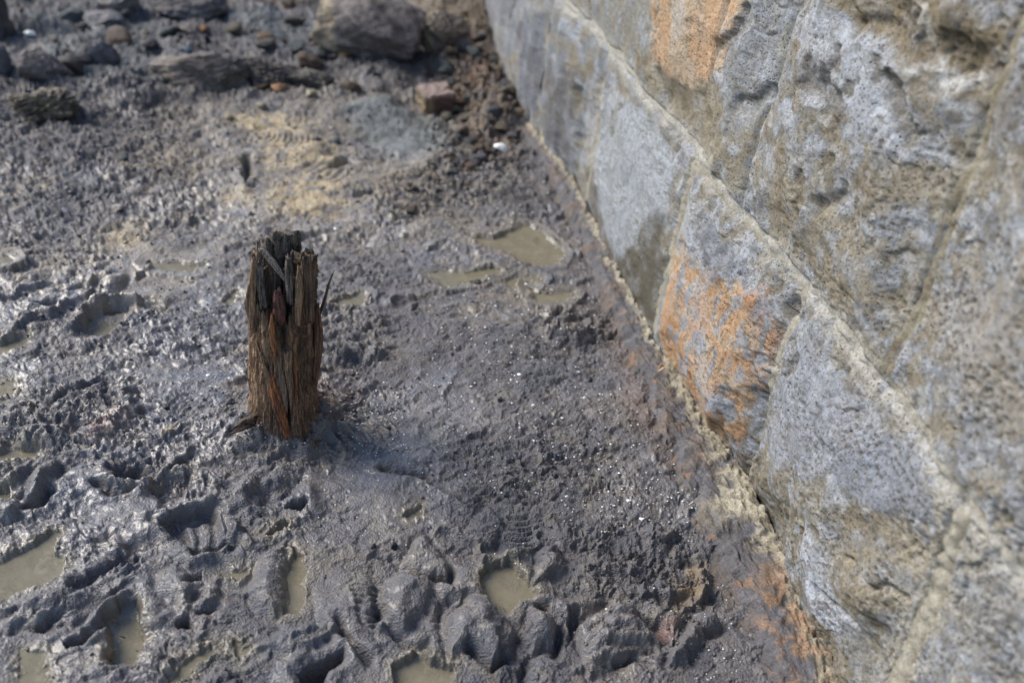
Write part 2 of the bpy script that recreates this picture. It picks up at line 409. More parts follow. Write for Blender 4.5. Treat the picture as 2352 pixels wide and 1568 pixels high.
mound([(375, 1400), (430, 1370), (500, 1420), (470, 1480), (430, 1490), (380, 1440)], .020, .03, .004)
mound([(480, 1440), (540, 1410), (540, 1470), (490, 1495)], .016, .018)
mound([(240, 1320), (290, 1300), (328, 1330), (310, 1360), (250, 1350)], .014, .015)
mound([(600, 1590), (700, 1520), (800, 1530), (800, 1580), (700, 1600)], .016, .02)
mound([(20, 1500), (140, 1480), (230, 1400), (180, 1390), (60, 1450)], .010, .02)
mound([(530, 1220), (600, 1150), (640, 1160), (600, 1240), (560, 1260)], .014, .02)
mound([(560, 1270), (610, 1290), (590, 1330), (560, 1320)], .014, .015)
mound([(370, 1265), (430, 1236), (530, 1215), (540, 1228), (440, 1250), (385, 1280)], .014, .01, .0)
ridge([(184, 800), (214, 762), (268, 738), (330, 735)], .022, .012)
ridge([(130, 770), (165, 745), (203, 722)], .018)
ridge([(0, 830), (60, 790), (110, 770)], .016)
ridge([(310, 960), (318, 1000), (270, 1055), (190, 1085)], .016, .014)
ridge([(10, 720), (60, 700), (110, 690)], .012)
ridge([(1148, 867), (1102, 913), (1079, 978), (1033, 1009), (1018, 1055)], .0045, .006)
ridge([(1035, 1190), (1080, 1220), (1130, 1250)], .010)
ridge([(1180, 1365), (1160, 1330), (1130, 1310)], .012, .008)
ridge([(1230, 1372), (1300, 1340), (1310, 1310)], .014, .009)
ridge([(1330, 810), (1400, 830), (1455, 812)], .020, .012)
ridge([(950, 735), (1005, 722)], .014, .009)
ridge([(780, 768), (850, 762), (920, 785)], .014, .014)
ridge([(835, 870), (880, 850), (930, 870)], .014, .014)
ridge([(590, 425), (600, 470)], .014); ridge([(470, 330), (560, 300), (640, 310)], .012)
for k in range(46):                                     # scattered tear lips
    a = random.uniform(0, 1700); c = random.uniform(420, 1660)
    if 700 < a < 1450 and 850 < c < 1350: continue
    l = random.uniform(20, 80); s = random.uniform(.1, .6)
    ridge([(a, c), (a + l * .5, c - l * s * .6), (a + l, c - l * s)], random.uniform(.004, .010), random.uniform(.005, .009))
    crevice([(a + 4, c + 9), (a + l * .5, c - l * s * .6 + 9), (a + l, c - l * s + 9)], random.uniform(.004, .010), .005, .0)
# holes and boot prints
hole([(374, 1270), (433, 1247), (492, 1231), (527, 1231), (551, 1302), (582, 1325), (512, 1349), (472, 1361), (445, 1325)], .030, .014, .008)
hole([(268, 1148), (287, 1133), (354, 1141), (380, 1160), (346, 1180), (275, 1172)], .022, .012)
hole([(380, 1160), (468, 1148), (472, 1188), (394, 1215), (360, 1190)], .018, .012)
hole([(614, 1196), (645, 1168), (748, 1152), (740, 1207), (669, 1247), (614, 1239)], .020, .03)
hole([(622, 1259), (669, 1251), (748, 1207), (752, 1223), (728, 1259), (649, 1270)], .030, .010)
hole([(256, 1522), (283, 1463), (338, 1444), (352, 1483), (356, 1581), (336, 1632), (260, 1632)], .040, .018)
hole([(425, 1538), (417, 1514), (468, 1499), (472, 1534)], .030, .012)
hole([(476, 1495), (535, 1479), (527, 1499), (484, 1506)], .018, .008)
hole([(716, 1640), (748, 1617), (838, 1589), (850, 1613), (807, 1640), (790, 1680), (740, 1680)], .042, .012, .010)
hole([(184, 806), (214, 768), (268, 745), (325, 741), (298, 791), (268, 821), (214, 825)], .026, .02)
hole([(134, 712), (214, 688), (210, 700), (150, 716)], .020, .01)
hole([(88, 738), (145, 730), (150, 745), (95, 750)], .018, .01)
hole([(1060, 1446), (1133, 1458), (1076, 1535), (1044, 1527)], .018, .02, .0)
hole([(1160, 1400), (1200, 1378), (1250, 1375), (1330, 1450), (1280, 1478), (1250, 1510), (1190, 1490)], .024, .02, .004)
hole([(1560, 1500), (1620, 1500), (1640, 1560), (1610, 1590), (1600, 1540)], .022, .015)
hole([(1590, 1440), (1680, 1440), (1690, 1480), (1620, 1500)], .016, .015)
hole([(1380, 1480), (1430, 1470), (1420, 1530), (1380, 1600)], .024, .014, 0)
hole([(1265, 1600), (1300, 1600), (1300, 1680), (1260, 1680)], .020, .014, 0)
hole([(590, 390), (612, 385), (620, 430), (600, 470), (588, 440)], .035, .015)
hole([(790, 400), (850, 385), (870, 400), (800, 418)], .022, .014)
hole([(1360, 735), (1380, 730), (1375, 770), (1355, 775)], .020, .010)
for q_ in ([(0, 1585), (67, 1562), (102, 1522), (140, 1500)], [(138, 1573), (197, 1558), (244, 1534), (275, 1500)],
           [(925, 1500), (985, 1570), (1040, 1580)], [(1150, 1590), (1200, 1640), (1225, 1615)], [(1060, 1415), (1100, 1428), (1105, 1400)],
           [(230, 1180), (270, 1200), (330, 1190)], [(470, 1420), (530, 1380), (560, 1400)], [(480, 1350), (560, 1345), (580, 1330)],
           [(180, 1420), (230, 1400), (290, 1360), (330, 1375)], [(830, 1520), (850, 1560), (900, 1610)], [(935, 1140), (1000, 1155), (1040, 1165)],
           [(60, 1240), (100, 1228), (122, 1200)], [(1330, 1490), (1365, 1530), (1352, 1600)]):
    crevice(q_, .016, .007)
for k in range(7): crevice([(860 + k * 3, 1440 + k * 14), (900, 1446 + k * 15), (930, 1440 + k * 14)], .005, .003, .002)
for k in range(5):
    y0 = 1485 + k * 31 + random.uniform(-6, 6); crevice([(1440, y0 + 20), (1490, y0 - 4), (1560, y0 - 6), (1590, y0 + 10)], .005, .005, .002)
treads(505, 1290, 34, -5, 3, .036, .0028, 4.)
treads(893, 1055, 21, -9, 7, .036, .0042, 7.)
treads(1272, 1300, 3, 14, 6, .024, .0045, 10.)
treads(705, 345, 14, 2, 9, .04, .0035, 5.)
treads(800, 420, 16, 6, 6, .05, .003, 3.)

# earth banked against the far end of the wall and round the post
tw = area(V2([(960, -60), (1125, -60), (1150, 130), (1200, 300), (1120, 300), (1060, 190), (960, 120)]), .10)
H += tw * (.05 + .012 * n_b)
STP = gnd(655, 968)[:2]
dS = np.hypot(X - STP[0], Y - STP[1]) + n_b * .006
H += .020 * np.exp(-(np.maximum(dS - .064, 0) / .026) ** 2) * (1 + .5 * n_b) + .012 * np.exp(-(np.maximum(dS - .06, 0) / .07) ** 2) * (1 + .8 * n_a)
H = lerp(-.01, H, fade)
H -= .02 * sstep(5, 7, RR)

# puddles ---------------------------------------------------------
PUD = [
 (-.010, 'wide khaki puddle at the left edge beside torn mud', [(-60, 1400), (-20, 1385), (67, 1341), (130, 1302), (146, 1306), (134, 1357), (165, 1377), (150, 1404), (98, 1428), (0, 1460), (-60, 1480)]),
 (-.024, 'puddle in a deep boot hole near the bottom left', [(290, 1520), (330, 1508), (350, 1530), (350, 1573), (331, 1617), (268, 1621), (300, 1560)]),
 (-.008, 'narrow bright puddle curving along a mud lump', [(724, 1341), (740, 1380), (748, 1404), (744, 1444), (732, 1503), (689, 1506), (708, 1463), (704, 1424), (705, 1384)]),
 (-.006, 'slanting shallow puddle at the bottom edge', [(405, 1675), (472, 1601), (531, 1577), (543, 1589), (492, 1621), (440, 1675)]),
 (-.006, 'small triangular puddle below the mud lump', [(571, 1569), (614, 1589), (578, 1605)]),
 (-.010, 'puddle in the bottom left corner of the mud', [(50, 1590), (118, 1600), (130, 1690), (40, 1690)]),
 (-.010, 'little sliver of water under the torn hole', [(649, 1321), (685, 1278), (708, 1282), (669, 1314)]),
 (-.008, 'small murky pool behind the ribbed boot print', [(540, 1402), (610, 1386), (600, 1405), (580, 1425)]),
 (-.010, 'sliver of puddle at the left edge below the mud log', [(-60, 1200), (30, 1200), (22, 1228), (-60, 1245)]),
 (-.008, 'shallow puddle beside the mud clods at the left', [(-60, 1120), (40, 1097), (102, 1105), (86, 1119), (24, 1131), (-60, 1140)]),
 (-.012, 'puddle at the bottom centre between mud lumps', [(963, 1640), (1020, 1595), (1045, 1622), (1108, 1632), (1090, 1700), (960, 1700)]),
 (-.010, 'oval khaki puddle ringed by big mud lumps', [(1173, 1413), (1193, 1389), (1238, 1385), (1278, 1413), (1310, 1450), (1274, 1462), (1250, 1494), (1201, 1474), (1177, 1450)]),
 (-.005, 'thin bright strip of water left of the post', [(360, 645), (421, 641), (505, 653), (470, 666), (383, 659)]),
 (-.016, 'water lying in the old boot hole on the left', [(222, 808), (250, 796), (292, 790), (270, 820), (243, 824)]),
 (-.008, 'puddle at the left edge above the mud ridge', [(-40, 862), (23, 835), (78, 819), (52, 850), (11, 866), (-40, 880)]),
 (-.008, 'dark puddle at the left edge beside a clod', [(-60, 920), (30, 930), (48, 958), (0, 978), (-60, 985)]),
 (-.008, 'small grey pool just behind the post', [(545, 740), (574, 712), (583, 728), (556, 751)]),
 (-.004, 'tiny far puddle at the left edge', [(-40, 628), (20, 624), (32, 634), (0, 646), (-40, 650)]),
 (-.006, 'broad olive puddle near the wall with a dark stone in it', [(1137, 577), (1202, 584), (1286, 550), (1324, 569), (1375, 615), (1362, 645), (1300, 650), (1263, 642), (1248, 622), (1171, 598)]),
 (-.006, 'long khaki puddle in front of the broad one', [(1045, 670), (1087, 663), (1133, 668), (1202, 655), (1230, 665), (1163, 688), (1094, 700)]),
 (-.006, 'small khaki puddle right of the long one', [(1230, 692), (1286, 670), (1320, 680), (1301, 700), (1267, 711)]),
 (-.006, 'yellowish puddle right behind the post', [(808, 748), (834, 730), (892, 718), (888, 740), (838, 756)]),
 (-.006, 'thin pool by the tread marks in the smooth mud', [(985, 1265), (1030, 1240), (1032, 1262), (1005, 1272)]),
 (-.006, 'faint shallow puddle in smooth mud before the wall', [(1290, 700), (1330, 720), (1400, 715), (1380, 735), (1310, 735)]),
]
wetm = np.zeros(X.shape)
pn = perlin(X * 55, Y * 55, 91) * .0035 + perlin(X * 130, Y * 130, 92) * .0018
for lvl, _, pts in PUD:
    w_ = P2(pts, lvl); b = box(w_, .08)
    s = sdf_poly(X[b] + wx[b] * .4, Y[b] + wy[b] * .4, w_) + pn[b]
    h = H[b]
    h = np.where(s < .03, np.maximum(h, lvl + np.clip(s, 0, .03) * .30 + (s > 0) * .0002), h)
    deep = lvl + np.clip(s, -.05, 0) * .30 - .0008 + np.maximum(0, n_b[b] + .4 * n_a[b]) * .0042
    k = sstep(.003, -.001, s)
    h = lerp(h, np.minimum(h, deep), k)
    H[b] = h
    wetm[b] = np.maximum(wetm[b], 1 - sstep(0, .03, s))

# colours (the mud's own, plus the post's shadow painted in) ------------------------
def C3(r, g, b): return np.array([r, g, b])
col = np.zeros(X.shape + (3,)) + C3(.089, .083, .087)
def blend(mask, c):
    global col
    col = col + (np.asarray(c) - col) * np.clip(mask, 0, 1)[..., None]
c1 = fbm(X, Y, 5, 4, 101, .6); c2 = fbm(XW, YW, 26, 4, 102, .6); c3 = fbm(XW, YW, 90, 3, 103, .6, cell=CELL)
blend(sstep(.1, .8, c1) * .6, C3(.108, .094, .080)); blend(sstep(.0, .8, -c1) * .7, C3(.056, .061, .075))
blend(sstep(.15, .8, c2) * .6, C3(.125, .110, .088)); blend(sstep(.15, .8, -c2) * .55, C3(.042, .043, .052))
blend(sstep(.35, .8, c3) * .4, C3(.15, .135, .11))
def paint(pts, c, k=1., soft=.05, brk=.8, V=False):
    mk = area(V2(pts) if V else P2(pts), soft)
    blend(mk * k * np.clip(1 - brk + brk * (sstep(-.45, .5, c2 + .5 * c1) * 1.2), 0, 1), c)
YEL = C3(.36, .285, .165); TAN = C3(.20, .168, .122); BLU = C3(.105, .13, .135); BRN = C3(.135, .095, .06); RST = C3(.30, .12, .04)
paint([(420, 230), (900, 220), (1160, 260), (1240, 420), (900, 600), (500, 600), (300, 420)], TAN, .8, .15, .7)
paint([(0, 590), (330, 570), (540, 620), (480, 740), (250, 740), (0, 700)], TAN, .55, .06)
paint([(300, 600), (500, 610), (470, 700), (360, 760), (230, 790), (180, 770), (300, 720)], C3(.15, .125, .095), .9, .03, .2)
paint([(1000, 520), (1400, 540), (1420, 760), (1100, 770)], TAN, .45, .08)
paint([(560, 265), (640, 270), (760, 300), (740, 340), (640, 330), (560, 295)], YEL, .95, .04)
paint([(640, 340), (760, 335), (850, 360), (840, 395), (760, 400), (640, 375)], YEL, .9, .03)
paint([(640, 390), (760, 390), (720, 430), (640, 420)], YEL, .8, .03)
paint([(700, 430), (790, 410), (830, 450), (870, 520), (800, 540), (640, 520)], YEL, .85, .04)
paint([(540, 470), (620, 450), (620, 500), (540, 510)], YEL, .5, .03)
paint([(300, 400), (430, 380), (420, 410), (300, 420)], YEL, .4, .03)
paint([(820, 265), (960, 250), (1090, 300), (1100, 370), (960, 390), (880, 330)], BLU, .75, .05, .4)
paint([(560, 40), (760, 40), (760, 90), (580, 95)], BLU, .7, .08, .4)
paint([(60, 60), (360, 70), (380, 200), (180, 200)], BLU, .6, .12, .6)
paint([(1000, 60), (1190, 40), (1260, 300), (1250, 400), (1100, 300), (1050, 160)], BRN, .95, .06, .5)
paint([(920, 0), (1190, 0), (1190, 110), (1080, 110)], C3(.15, .105, .055), 1, .08, .3)
paint([(500, -60), (760, -60), (740, 20), (560, 30)], C3(.14, .075, .04), .8, .1, .6)
paint([(1120, 160), (1210, 180), (1220, 240), (1150, 240)], RST, .35, .04)
paint([(430, 175), (720, 180), (760, 215), (600, 235)], TAN, .6, .06)
paint([(0, 470), (120, 440), (120, 480), (0, 500)], YEL, .5, .05)
paint([(250, 560), (370, 530), (360, 600), (270, 615)], YEL, .55, .03)
paint([(560, 820), (620, 800), (640, 860), (560, 870)], YEL, .35, .03)
paint([(388, 1050), (430, 1035), (425, 1055), (400, 1062)], YEL, .9, .008, .2)
paint([(185, 1060), (290, 1010), (310, 1040), (230, 1085)], C3(.16, .10, .085), .7, .02)
paint([(800, 1080), (850, 1070), (860, 1110), (830, 1130), (800, 1120)], TAN, .8, .015)
paint([(830, 1020), (960, 1010), (960, 1090), (850, 1110)], TAN, .45, .02)
paint([(300, 1240), (380, 1270), (380, 1330), (300, 1290)], TAN, .5, .03)
paint([(750, 1340), (860, 1360), (800, 1400)], TAN, .35, .03)
paint([(1640, 1400), (1720, 1370), (1720, 1450), (1650, 1470)], C3(.20, .14, .07), .8, .02)
paint([(1620, 1510), (1650, 1520), (1640, 1550), (1610, 1545)], C3(.17, .075, .055), .5, .01)
paint([(740, 900), (820, 880), (900, 960), (860, 1000), (760, 1010)], C3(.075, .055, .048), .8, .04, .3)  # dark patch right of the post: its cast shadow painted into the mud
paint([(560, 930), (600, 900), (790, 930), (810, 1000), (740, 1060), (620, 1050)], C3(.085, .058, .042), .9, .03, .4)
paint([(1480, 760), (1560, 880), (1700, 1150), (1640, 1160), (1520, 1000)], C3(.115, .08, .062), .7, .04, .4)
blend(area(P2([(1380, 640), (1440, 650), (1560, 900), (1480, 900)]), .03) * .6, C3(.10, .08, .07))
blend(wetm * .85, C3(.12, .103, .072))
slick = (1 - .45 * (1 - sstep(1.15, 1.5, RR))) * sstep(-.35, .55, fbm(X, Y, 4, 3, 120, .55) + .6 * (.45 - rough))
wet = np.clip(.15 + .75 * slick + .2 * c1 + .5 * wetm, 0, 1)
wet = np.clip(wet + .35 * sstep(-.15, -.6, X) * sstep(3.2, 1.8, RR), 0, 1); wet = lerp(wet, .25, sstep(0, .5, tw)); wet *= .95 - .55 * sstep(2.0, 3.2, RR); wet = lerp(wet, .15, sstep(.16, .30, col[..., 0]) * .8)
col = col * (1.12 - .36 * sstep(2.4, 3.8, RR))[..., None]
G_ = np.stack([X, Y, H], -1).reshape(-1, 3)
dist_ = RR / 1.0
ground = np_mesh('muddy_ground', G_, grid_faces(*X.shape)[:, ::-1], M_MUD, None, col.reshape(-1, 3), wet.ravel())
tag(ground, 'dark wet trampled mud with boot prints, yellow clay streaks and puddle hollows', 'ground', kind='structure')

def hz(x, y):                                           # ground height at a point
    r = math.hypot(x, y); a = math.atan2(x, y)
    i = min(max(int(np.searchsorted(rr, r)), 1), len(rr) - 1); j = min(max(int(np.searchsorted(th, a)), 1), len(th) - 1)
    return float(H[i, j])
def on_ground(px, py):                                  # 2500 px pixel -> point lying on the modelled ground
    z = 0.0
    for _ in range(4):
        p = gp(px, py, z); z = hz(p[0], p[1])
    return np.array([p[0], p[1], z])

# water sheets
for i, (lvl, lab, pts) in enumerate(PUD):
    w_ = np.array(P2(pts, lvl)); c = w_.mean(0)
    n = len(w_); ring = []
    for k in range(n):
        a, b_ = w_[k], w_[(k + 1) % n]
        for t in np.linspace(0, 1, 5, endpoint=False): ring.append(a + (b_ - a) * t)
    ring = np.array(ring); out = []
    sg = np.sign(sum(w_[k][0] * w_[(k + 1) % n][1] - w_[(k + 1) % n][0] * w_[k][1] for k in range(n)))
    for k in range(len(ring)):
        e = ring[(k + 1) % len(ring)] - ring[k - 1]; nn = np.array([e[1], -e[0]]) * sg; nn /= np.linalg.norm(nn) + 1e-9
        out.append(ring[k] + nn * .010)
    bm = bmesh.new(); vs = [bm.verts.new((p[0] - c[0], p[1] - c[1], 0)) for p in out]
    f_ = bm.faces.new(vs)
    bmesh.ops.triangulate(bm, faces=[f_]); bmesh.ops.recalc_face_normals(bm, faces=bm.faces)
    for f_ in bm.faces:
        if f_.normal.z < 0: f_.normal_flip()
    me = bpy.data.meshes.new('puddle'); bm.to_mesh(me); bm.free(); me.materials.append(M_WATER)
    o = bpy.data.objects.new('puddle', me); COL.objects.link(o); o.location = (c[0], c[1], lvl)
    tag(o, lab, 'puddle', 'puddles lying in the mud', 'structure')

# ==================================================================  WALL
Bpix = [(1110, 0), (1140, 150), (1200, 290), (1310, 430), (1420, 650), (1530, 850), (1690, 1110), (1780, 1280), (1860, 1450), (1900, 1568)]
BW = np.array([gnd(*p) for p in Bpix])
b0 = BW[-1]; tdir = BW[2] - BW[-1]; tdir /= np.linalg.norm(tdir); ndir = np.cross(tdir, [0, 0, 1]); ndir /= np.linalg.norm(ndir)
bu = (BW - b0) @ tdir; bo = (BW - b0) @ ndir; o_ = np.argsort(bu); bu, bo = bu[o_], bo[o_]
bu = np.concatenate([[-1.5], bu, [6.0]]); bo = np.concatenate([[bo[0]], bo, [bo[-1] + .12]])
def woff(u): return np.interp(u, bu, bo)
def wpt(u, z, d=0):                                     # d = how far the surface stands out towards the mud
    u = np.asarray(u, float); z = np.asarray(z, float)
    return b0 + tdir * u[..., None] + ndir * (woff(u) - d)[..., None] + np.array([0, 0, 1.]) * z[..., None]
def w_uv(x, y, V=True):                                 # pixel -> (u, z) on the wall face
    if not V: x, y = x * PS, y * PS
    d = ray(x, y); off = 0.0
    for _ in range(8):
        s = ((b0 + ndir * off - EYE) @ ndir) / (d @ ndir); p = EYE + d * s; u = (p - b0) @ tdir; off = .5 * off + .5 * float(woff(u))
    return u, p[2]
def joint(pix, V=True):
    a = sorted([w_uv(x, y, V)[::-1] for x, y in pix]); zs = [q[0] for q in a]; us = [q[1] for q in a]
    return lambda z: np.interp(z, zs, us)
JL = [lambda z: np.full(np.shape(z), -1.2), joint([(2200, 1200), (2130, 1380), (2050, 1568)]), joint([(1820, 740), (1760, 900), (1700, 1110)]),
      joint([(1575, 420), (1540, 560), (1500, 740)]), joint([(1476, 179), (1460, 223), (1451, 325), (1428, 459)], False),
      joint([(1345, 64), (1317, 255), (1317, 325)], False), joint([(1262, -20), (1240, 60), (1225, 230)], False),
      lambda z: np.full(np.shape(z), 3.4), lambda z: np.full(np.shape(z), 4.6)]
JU = [lambda z: np.full(np.shape(z), -1.2), joint([(2270, 240), (2160, 520), (2050, 800)]), joint([(1923, 67), (1905, 143), (1852, 308), (1800, 520)], False),
      joint([(1760, 60), (1725, 191), (1738, 408)], False), joint([(1613, 10), (1604, 48), (1600, 172), (1640, 440)], False), joint([(1435, 0), (1448, 83), (1479, 147)], False),
      lambda z: np.full(np.shape(z), 2.7), lambda z: np.full(np.shape(z), 3.7), lambda z: np.full(np.shape(z), 4.6)]
JT = [(lambda z, k=k: np.full(np.shape(z), k)) for k in (-1.2, -.35, .45, 1.1, 1.9, 2.8, 3.7, 4.6)]
# grid, finer where it is seen close
u0 = -(b0 @ tdir); DW = float((b0 - EYE) @ ndir)
ph = np.linspace(math.atan((-1.2 - u0) / DW), math.atan((4.6 - u0) / DW), 1050)
UU = u0 + DW * np.tan(ph); ZZ = np.concatenate([np.linspace(-.06, 1.06, 520, endpoint=False), np.linspace(1.06, 1.44, 60)])
U, Z = np.meshgrid(UU, ZZ)
CW = np.maximum(np.tile(np.gradient(UU), (len(ZZ), 1)), .0022)
UWp = U + fbm(U, Z, 14, 3, 201) * .014; ZWp = Z + fbm(U, Z, 14, 3, 211) * .014
zc = .468 + .010 * perlin(U * 3, U * 0, 5) + .005 * perlin(U * 15, U * 0, 6)    # bed joint between the two courses
zt = 1.09 + .010 * perlin(U * 3, U * 0, 8)
F1 = fbm(U, Z, 3.2, 3, 220); F2 = fbm(U, Z * .8, 10, 4, 221, .5); F3 = fbm(U, Z, 42, 3, 222, .6, cell=CW); F4 = fbm(U, Z, 95, 2, 223, .6, cell=CW)
pitw = worley(U, Z * .8, 80, 4); pitm = .8 * sstep(.6, .3, 80 * CW) * sstep(-.3, .4, fbm(U, Z, 9, 2, 231))
pit = -sstep(.34, .16, pitw) * .0045 * pitm
pitw2 = worley(U, Z, 130, 6); pit += sstep(.6, .3, 130 * CW) * -sstep(.36, .18, pitw2) * .0024 * sstep(-.3, .3, fbm(U, Z, 13, 2, 232))
steps_w = lambda f_, n, sh=.08: (np.floor(f_ * n) + sstep(.5 - sh, .5 + sh, f_ * n - np.floor(f_ * n))) / n - f_
UM = U + (UWp - U) * .3; ZM = Z + (ZWp - Z) * .3; F5 = fbm(UM, ZM, 4.5, 3, 225, .42); F6 = fbm(UM + .3, ZM, 15, 3, 226, .5); fr = sstep(-.1, .5, fbm(U, Z, 4, 2, 227))
relief = F1 * .009 + F2 * .0022 + F3 * .0011 + F4 * .0004 - .010 * np.abs(F5) - .0022 * fr * np.abs(F6) + .007 * (.25 + fr) * steps_w(.6 * F6 + .7 * F5, 1.5) + .003
UWq = UWp + fbm(U, Z, 8, 2, 245) * .016 + fbm(U, Z, 55, 2, 241) * .005 + fbm(U, Z, 120, 1, 243, cell=CW) * .0016; ZWq = ZWp + fbm(U, Z, 8, 2, 246) * .016 + fbm(U, Z, 55, 2, 242) * .005 + fbm(U, Z, 120, 1, 244, cell=CW) * .0016
def wmask(pix, soft, V=True):
    pts = [w_uv(x, y, V) for x, y in pix]; a = np.array(pts); pad = soft * 2 + .04
    b = (U > a[:, 0].min() - pad) & (U < a[:, 0].max() + pad) & (Z > a[:, 1].min() - pad) & (Z < a[:, 1].max() + pad)
    out = np.zeros(U.shape)
    if b.any(): out[b] = 1 - sstep(-soft, soft, sdf_poly(UWq[b], ZWq[b], pts))
    return out
def wline(pix, V=True):
    pts = [w_uv(x, y, V) for x, y in pix]; return dist_line(UWp, ZWp, pts)
# hollows and gouges traced from the photograph
for pix, dd, sf in [
    ([(1890, 150), (1950, 170), (1960, 230), (1920, 250), (1870, 200)], .018, .02), ([(2060, 190), (2120, 200), (2150, 300), (2120, 330), (2070, 260)], .022, .02),
    ([(1830, 190), (1860, 200), (1850, 270), (1825, 260)], .012, .01), ([(1910, 430), (1970, 440), (1950, 480), (1900, 470)], .010, .012),
    ([(1980, 30), (2200, 60), (2300, 130), (2250, 200), (2080, 110), (1980, 80)], .018, .03),
    ([(1630, 1030), (1700, 900), (1750, 900), (1740, 1000), (1700, 1080)], .018, .02),
    ([(1640, 100), (1720, 20), (1735, 40), (1690, 120), (1650, 190)], .016, .008),
    ([(1670, 255), (1760, 185), (1775, 200), (1740, 240), (1680, 280)], .012, .010),
    ([(1700, 1130), (1830, 1150), (1800, 1270), (1740, 1250)], .014, .03), ([(1900, 1400), (2080, 1420), (2040, 1530), (1880, 1500)], .016, .04),
    ([(1330, 200), (1345, 200), (1340, 330), (1325, 330)], .014, .008), ([(1560, 570), (1600, 560), (1590, 620), (1560, 620)], .008, .01),
    ([(1990, 1180), (2080, 1170), (2090, 1260), (2000, 1270)], .012, .025), ([(1510, 190), (1640, 200), (1660, 330), (1580, 350)], .010, .03)]:
    relief -= dd * wmask(pix, sf)
for pix, hh, ww in [([(1240, 30), (1235, 150), (1225, 230)], .010, .02), ([(1300, 60), (1290, 200), (1280, 330)], .012, .015), ([(1400, 190), (1385, 300), (1375, 420)], .010, .02),
                    ([(1640, 190), (1645, 390)], .006, .012), ([(1180, 40), (1170, 120)], .010, .02), ([(1860, 1000), (1900, 1200), (1880, 1400)], .010, .05)]:
    relief += hh * np.exp(-(wline(pix) / ww) ** 2)
relief_low = relief.copy(); relief = relief + pit
crk = np.minimum(wline([(1960, 1280), (2010, 1340), (2080, 1380)]), np.minimum(wline([(1880, 1330), (1960, 1420), (2000, 1500)]), wline([(1560, 950), (1600, 1010), (1640, 1090)])))
relief -= .010 * np.exp(-(crk / .006) ** 2)

GREY = C3(.205, .216, .23); PALE = C3(.33, .345, .365); DUST = C3(.275, .235, .165); OLIV = C3(.20, .16, .10); DARK = C3(.10, .10, .105)
ORG = C3(.44, .25, .12); ORP = C3(.41, .31, .205); RED = C3(.39, .20, .11); CREAM = C3(.39, .375, .335)
wcol = np.zeros(U.shape + (3,)) + GREY
def wb(mask, c):
    global wcol
    wcol = wcol + (np.asarray(c) - wcol) * np.clip(mask, 0, 1)[..., None]
q1 = fbm(U, Z, 5, 4, 301, .6); q2 = fbm(UM, ZM, 17, 4, 302, .65, cell=CW); q3 = fbm(UM, ZM, 60, 3, 303, .65, cell=CW)
wb(sstep(-.3, .3, q2 + .7 * q1 + .35 * q3) * .6, DUST); wb(sstep(.15, .4, -q2 + .4 * q3) * .75, PALE)
wb(sstep(.3, .7, q1 + .5 * q2 + .3 * q3) * .6, OLIV); wb(sstep(.35, .9, q3) * .35, C3(.42, .38, .29)); wb(sstep(.35, .9, -q3) * .35, C3(.17, .165, .16))
wb(sstep(.18, .40, fbm(UM, ZM, 30, 3, 311, .6, cell=CW) + .35 * q1) * .55, C3(.135, .115, .08)); wb(sstep(.22, .42, -fbm(UM, ZM, 34, 3, 312, .6, cell=CW)) * .5, C3(.40, .395, .38))
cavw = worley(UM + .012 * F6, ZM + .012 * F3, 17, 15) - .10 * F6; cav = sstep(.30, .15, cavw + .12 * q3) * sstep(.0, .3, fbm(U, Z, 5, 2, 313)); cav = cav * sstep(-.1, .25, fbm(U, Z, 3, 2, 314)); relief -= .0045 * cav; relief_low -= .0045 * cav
def wpaint(pix, c, k=1., soft=.02, brk=.6, V=True):
    wb(wmask(pix, soft * .5, V) * k * np.clip(1 - brk + brk * sstep(-.25, .15, q2 + .6 * q3) * 1.15, 0, 1), c)
# upper course
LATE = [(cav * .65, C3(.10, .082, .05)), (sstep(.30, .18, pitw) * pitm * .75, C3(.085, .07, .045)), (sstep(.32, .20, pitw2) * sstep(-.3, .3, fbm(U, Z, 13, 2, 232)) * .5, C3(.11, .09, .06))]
wpaint([(1370, -20), (1500, -20), (1510, 170), (1540, 320), (1430, 180), (1370, 110)], C3(.25, .245, .215), .8, .02)
wpaint([(1440, 90), (1540, 150), (1560, 320), (1500, 260)], OLIV, .7, .03)
wpaint([(1505, 170), (1600, 185), (1650, 200), (1660, 420), (1580, 340)], C3(.24, .205, .14), .9, .015, .3)
wpaint([(1500, -60), (1730, -60), (1730, 0), (1690, 60), (1655, 130), (1632, 185), (1560, 190), (1510, 160), (1500, 60)], ORP, .95, .012, .15)
wpaint([(1500, -60), (1560, -60), (1540, 180), (1505, 150)], ORG, .55, .012, .7)
wpaint([(1600, 20), (1700, -40), (1690, 40), (1640, 150), (1610, 185), (1590, 120)], C3(.52, .32, .18), .7, .01, .6)
wpaint([(1555, -40), (1600, -40), (1580, 90), (1550, 100)], C3(.42, .40, .37), .6, .015, .5)
wpaint([(1640, 170), (1665, 130), (1735, 0), (1750, 0), (1690, 130), (1648, 190)], C3(.6, .56, .5), .8, .006, .3)
wpaint([(1650, 130), (1730, 20), (1740, 30), (1690, 110), (1650, 190)], C3(.12, .10, .065), .85, .006, .3)
wpaint([(1655, 260), (1780, 170), (1780, 205), (1720, 260), (1670, 300)], C3(.14, .115, .065), .8, .008, .5)
wpaint([(1660, 60), (1800, -40), (1830, 40), (1790, 200), (1700, 300), (1650, 300)], C3(.27, .285, .30), .6, .02, .3)
wpaint([(1820, 40), (1900, 0), (1990, 90), (2100, 140), (2150, 250), (2200, 400), (2120, 390), (1980, 260), (1900, 170)], C3(.40, .42, .45), .85, .03, .4)
wpaint([(1930, -20), (2200, -20), (2350, 80), (2350, 160), (2240, 170), (2130, 120), (2000, 90)], OLIV, .9, .02, .25)
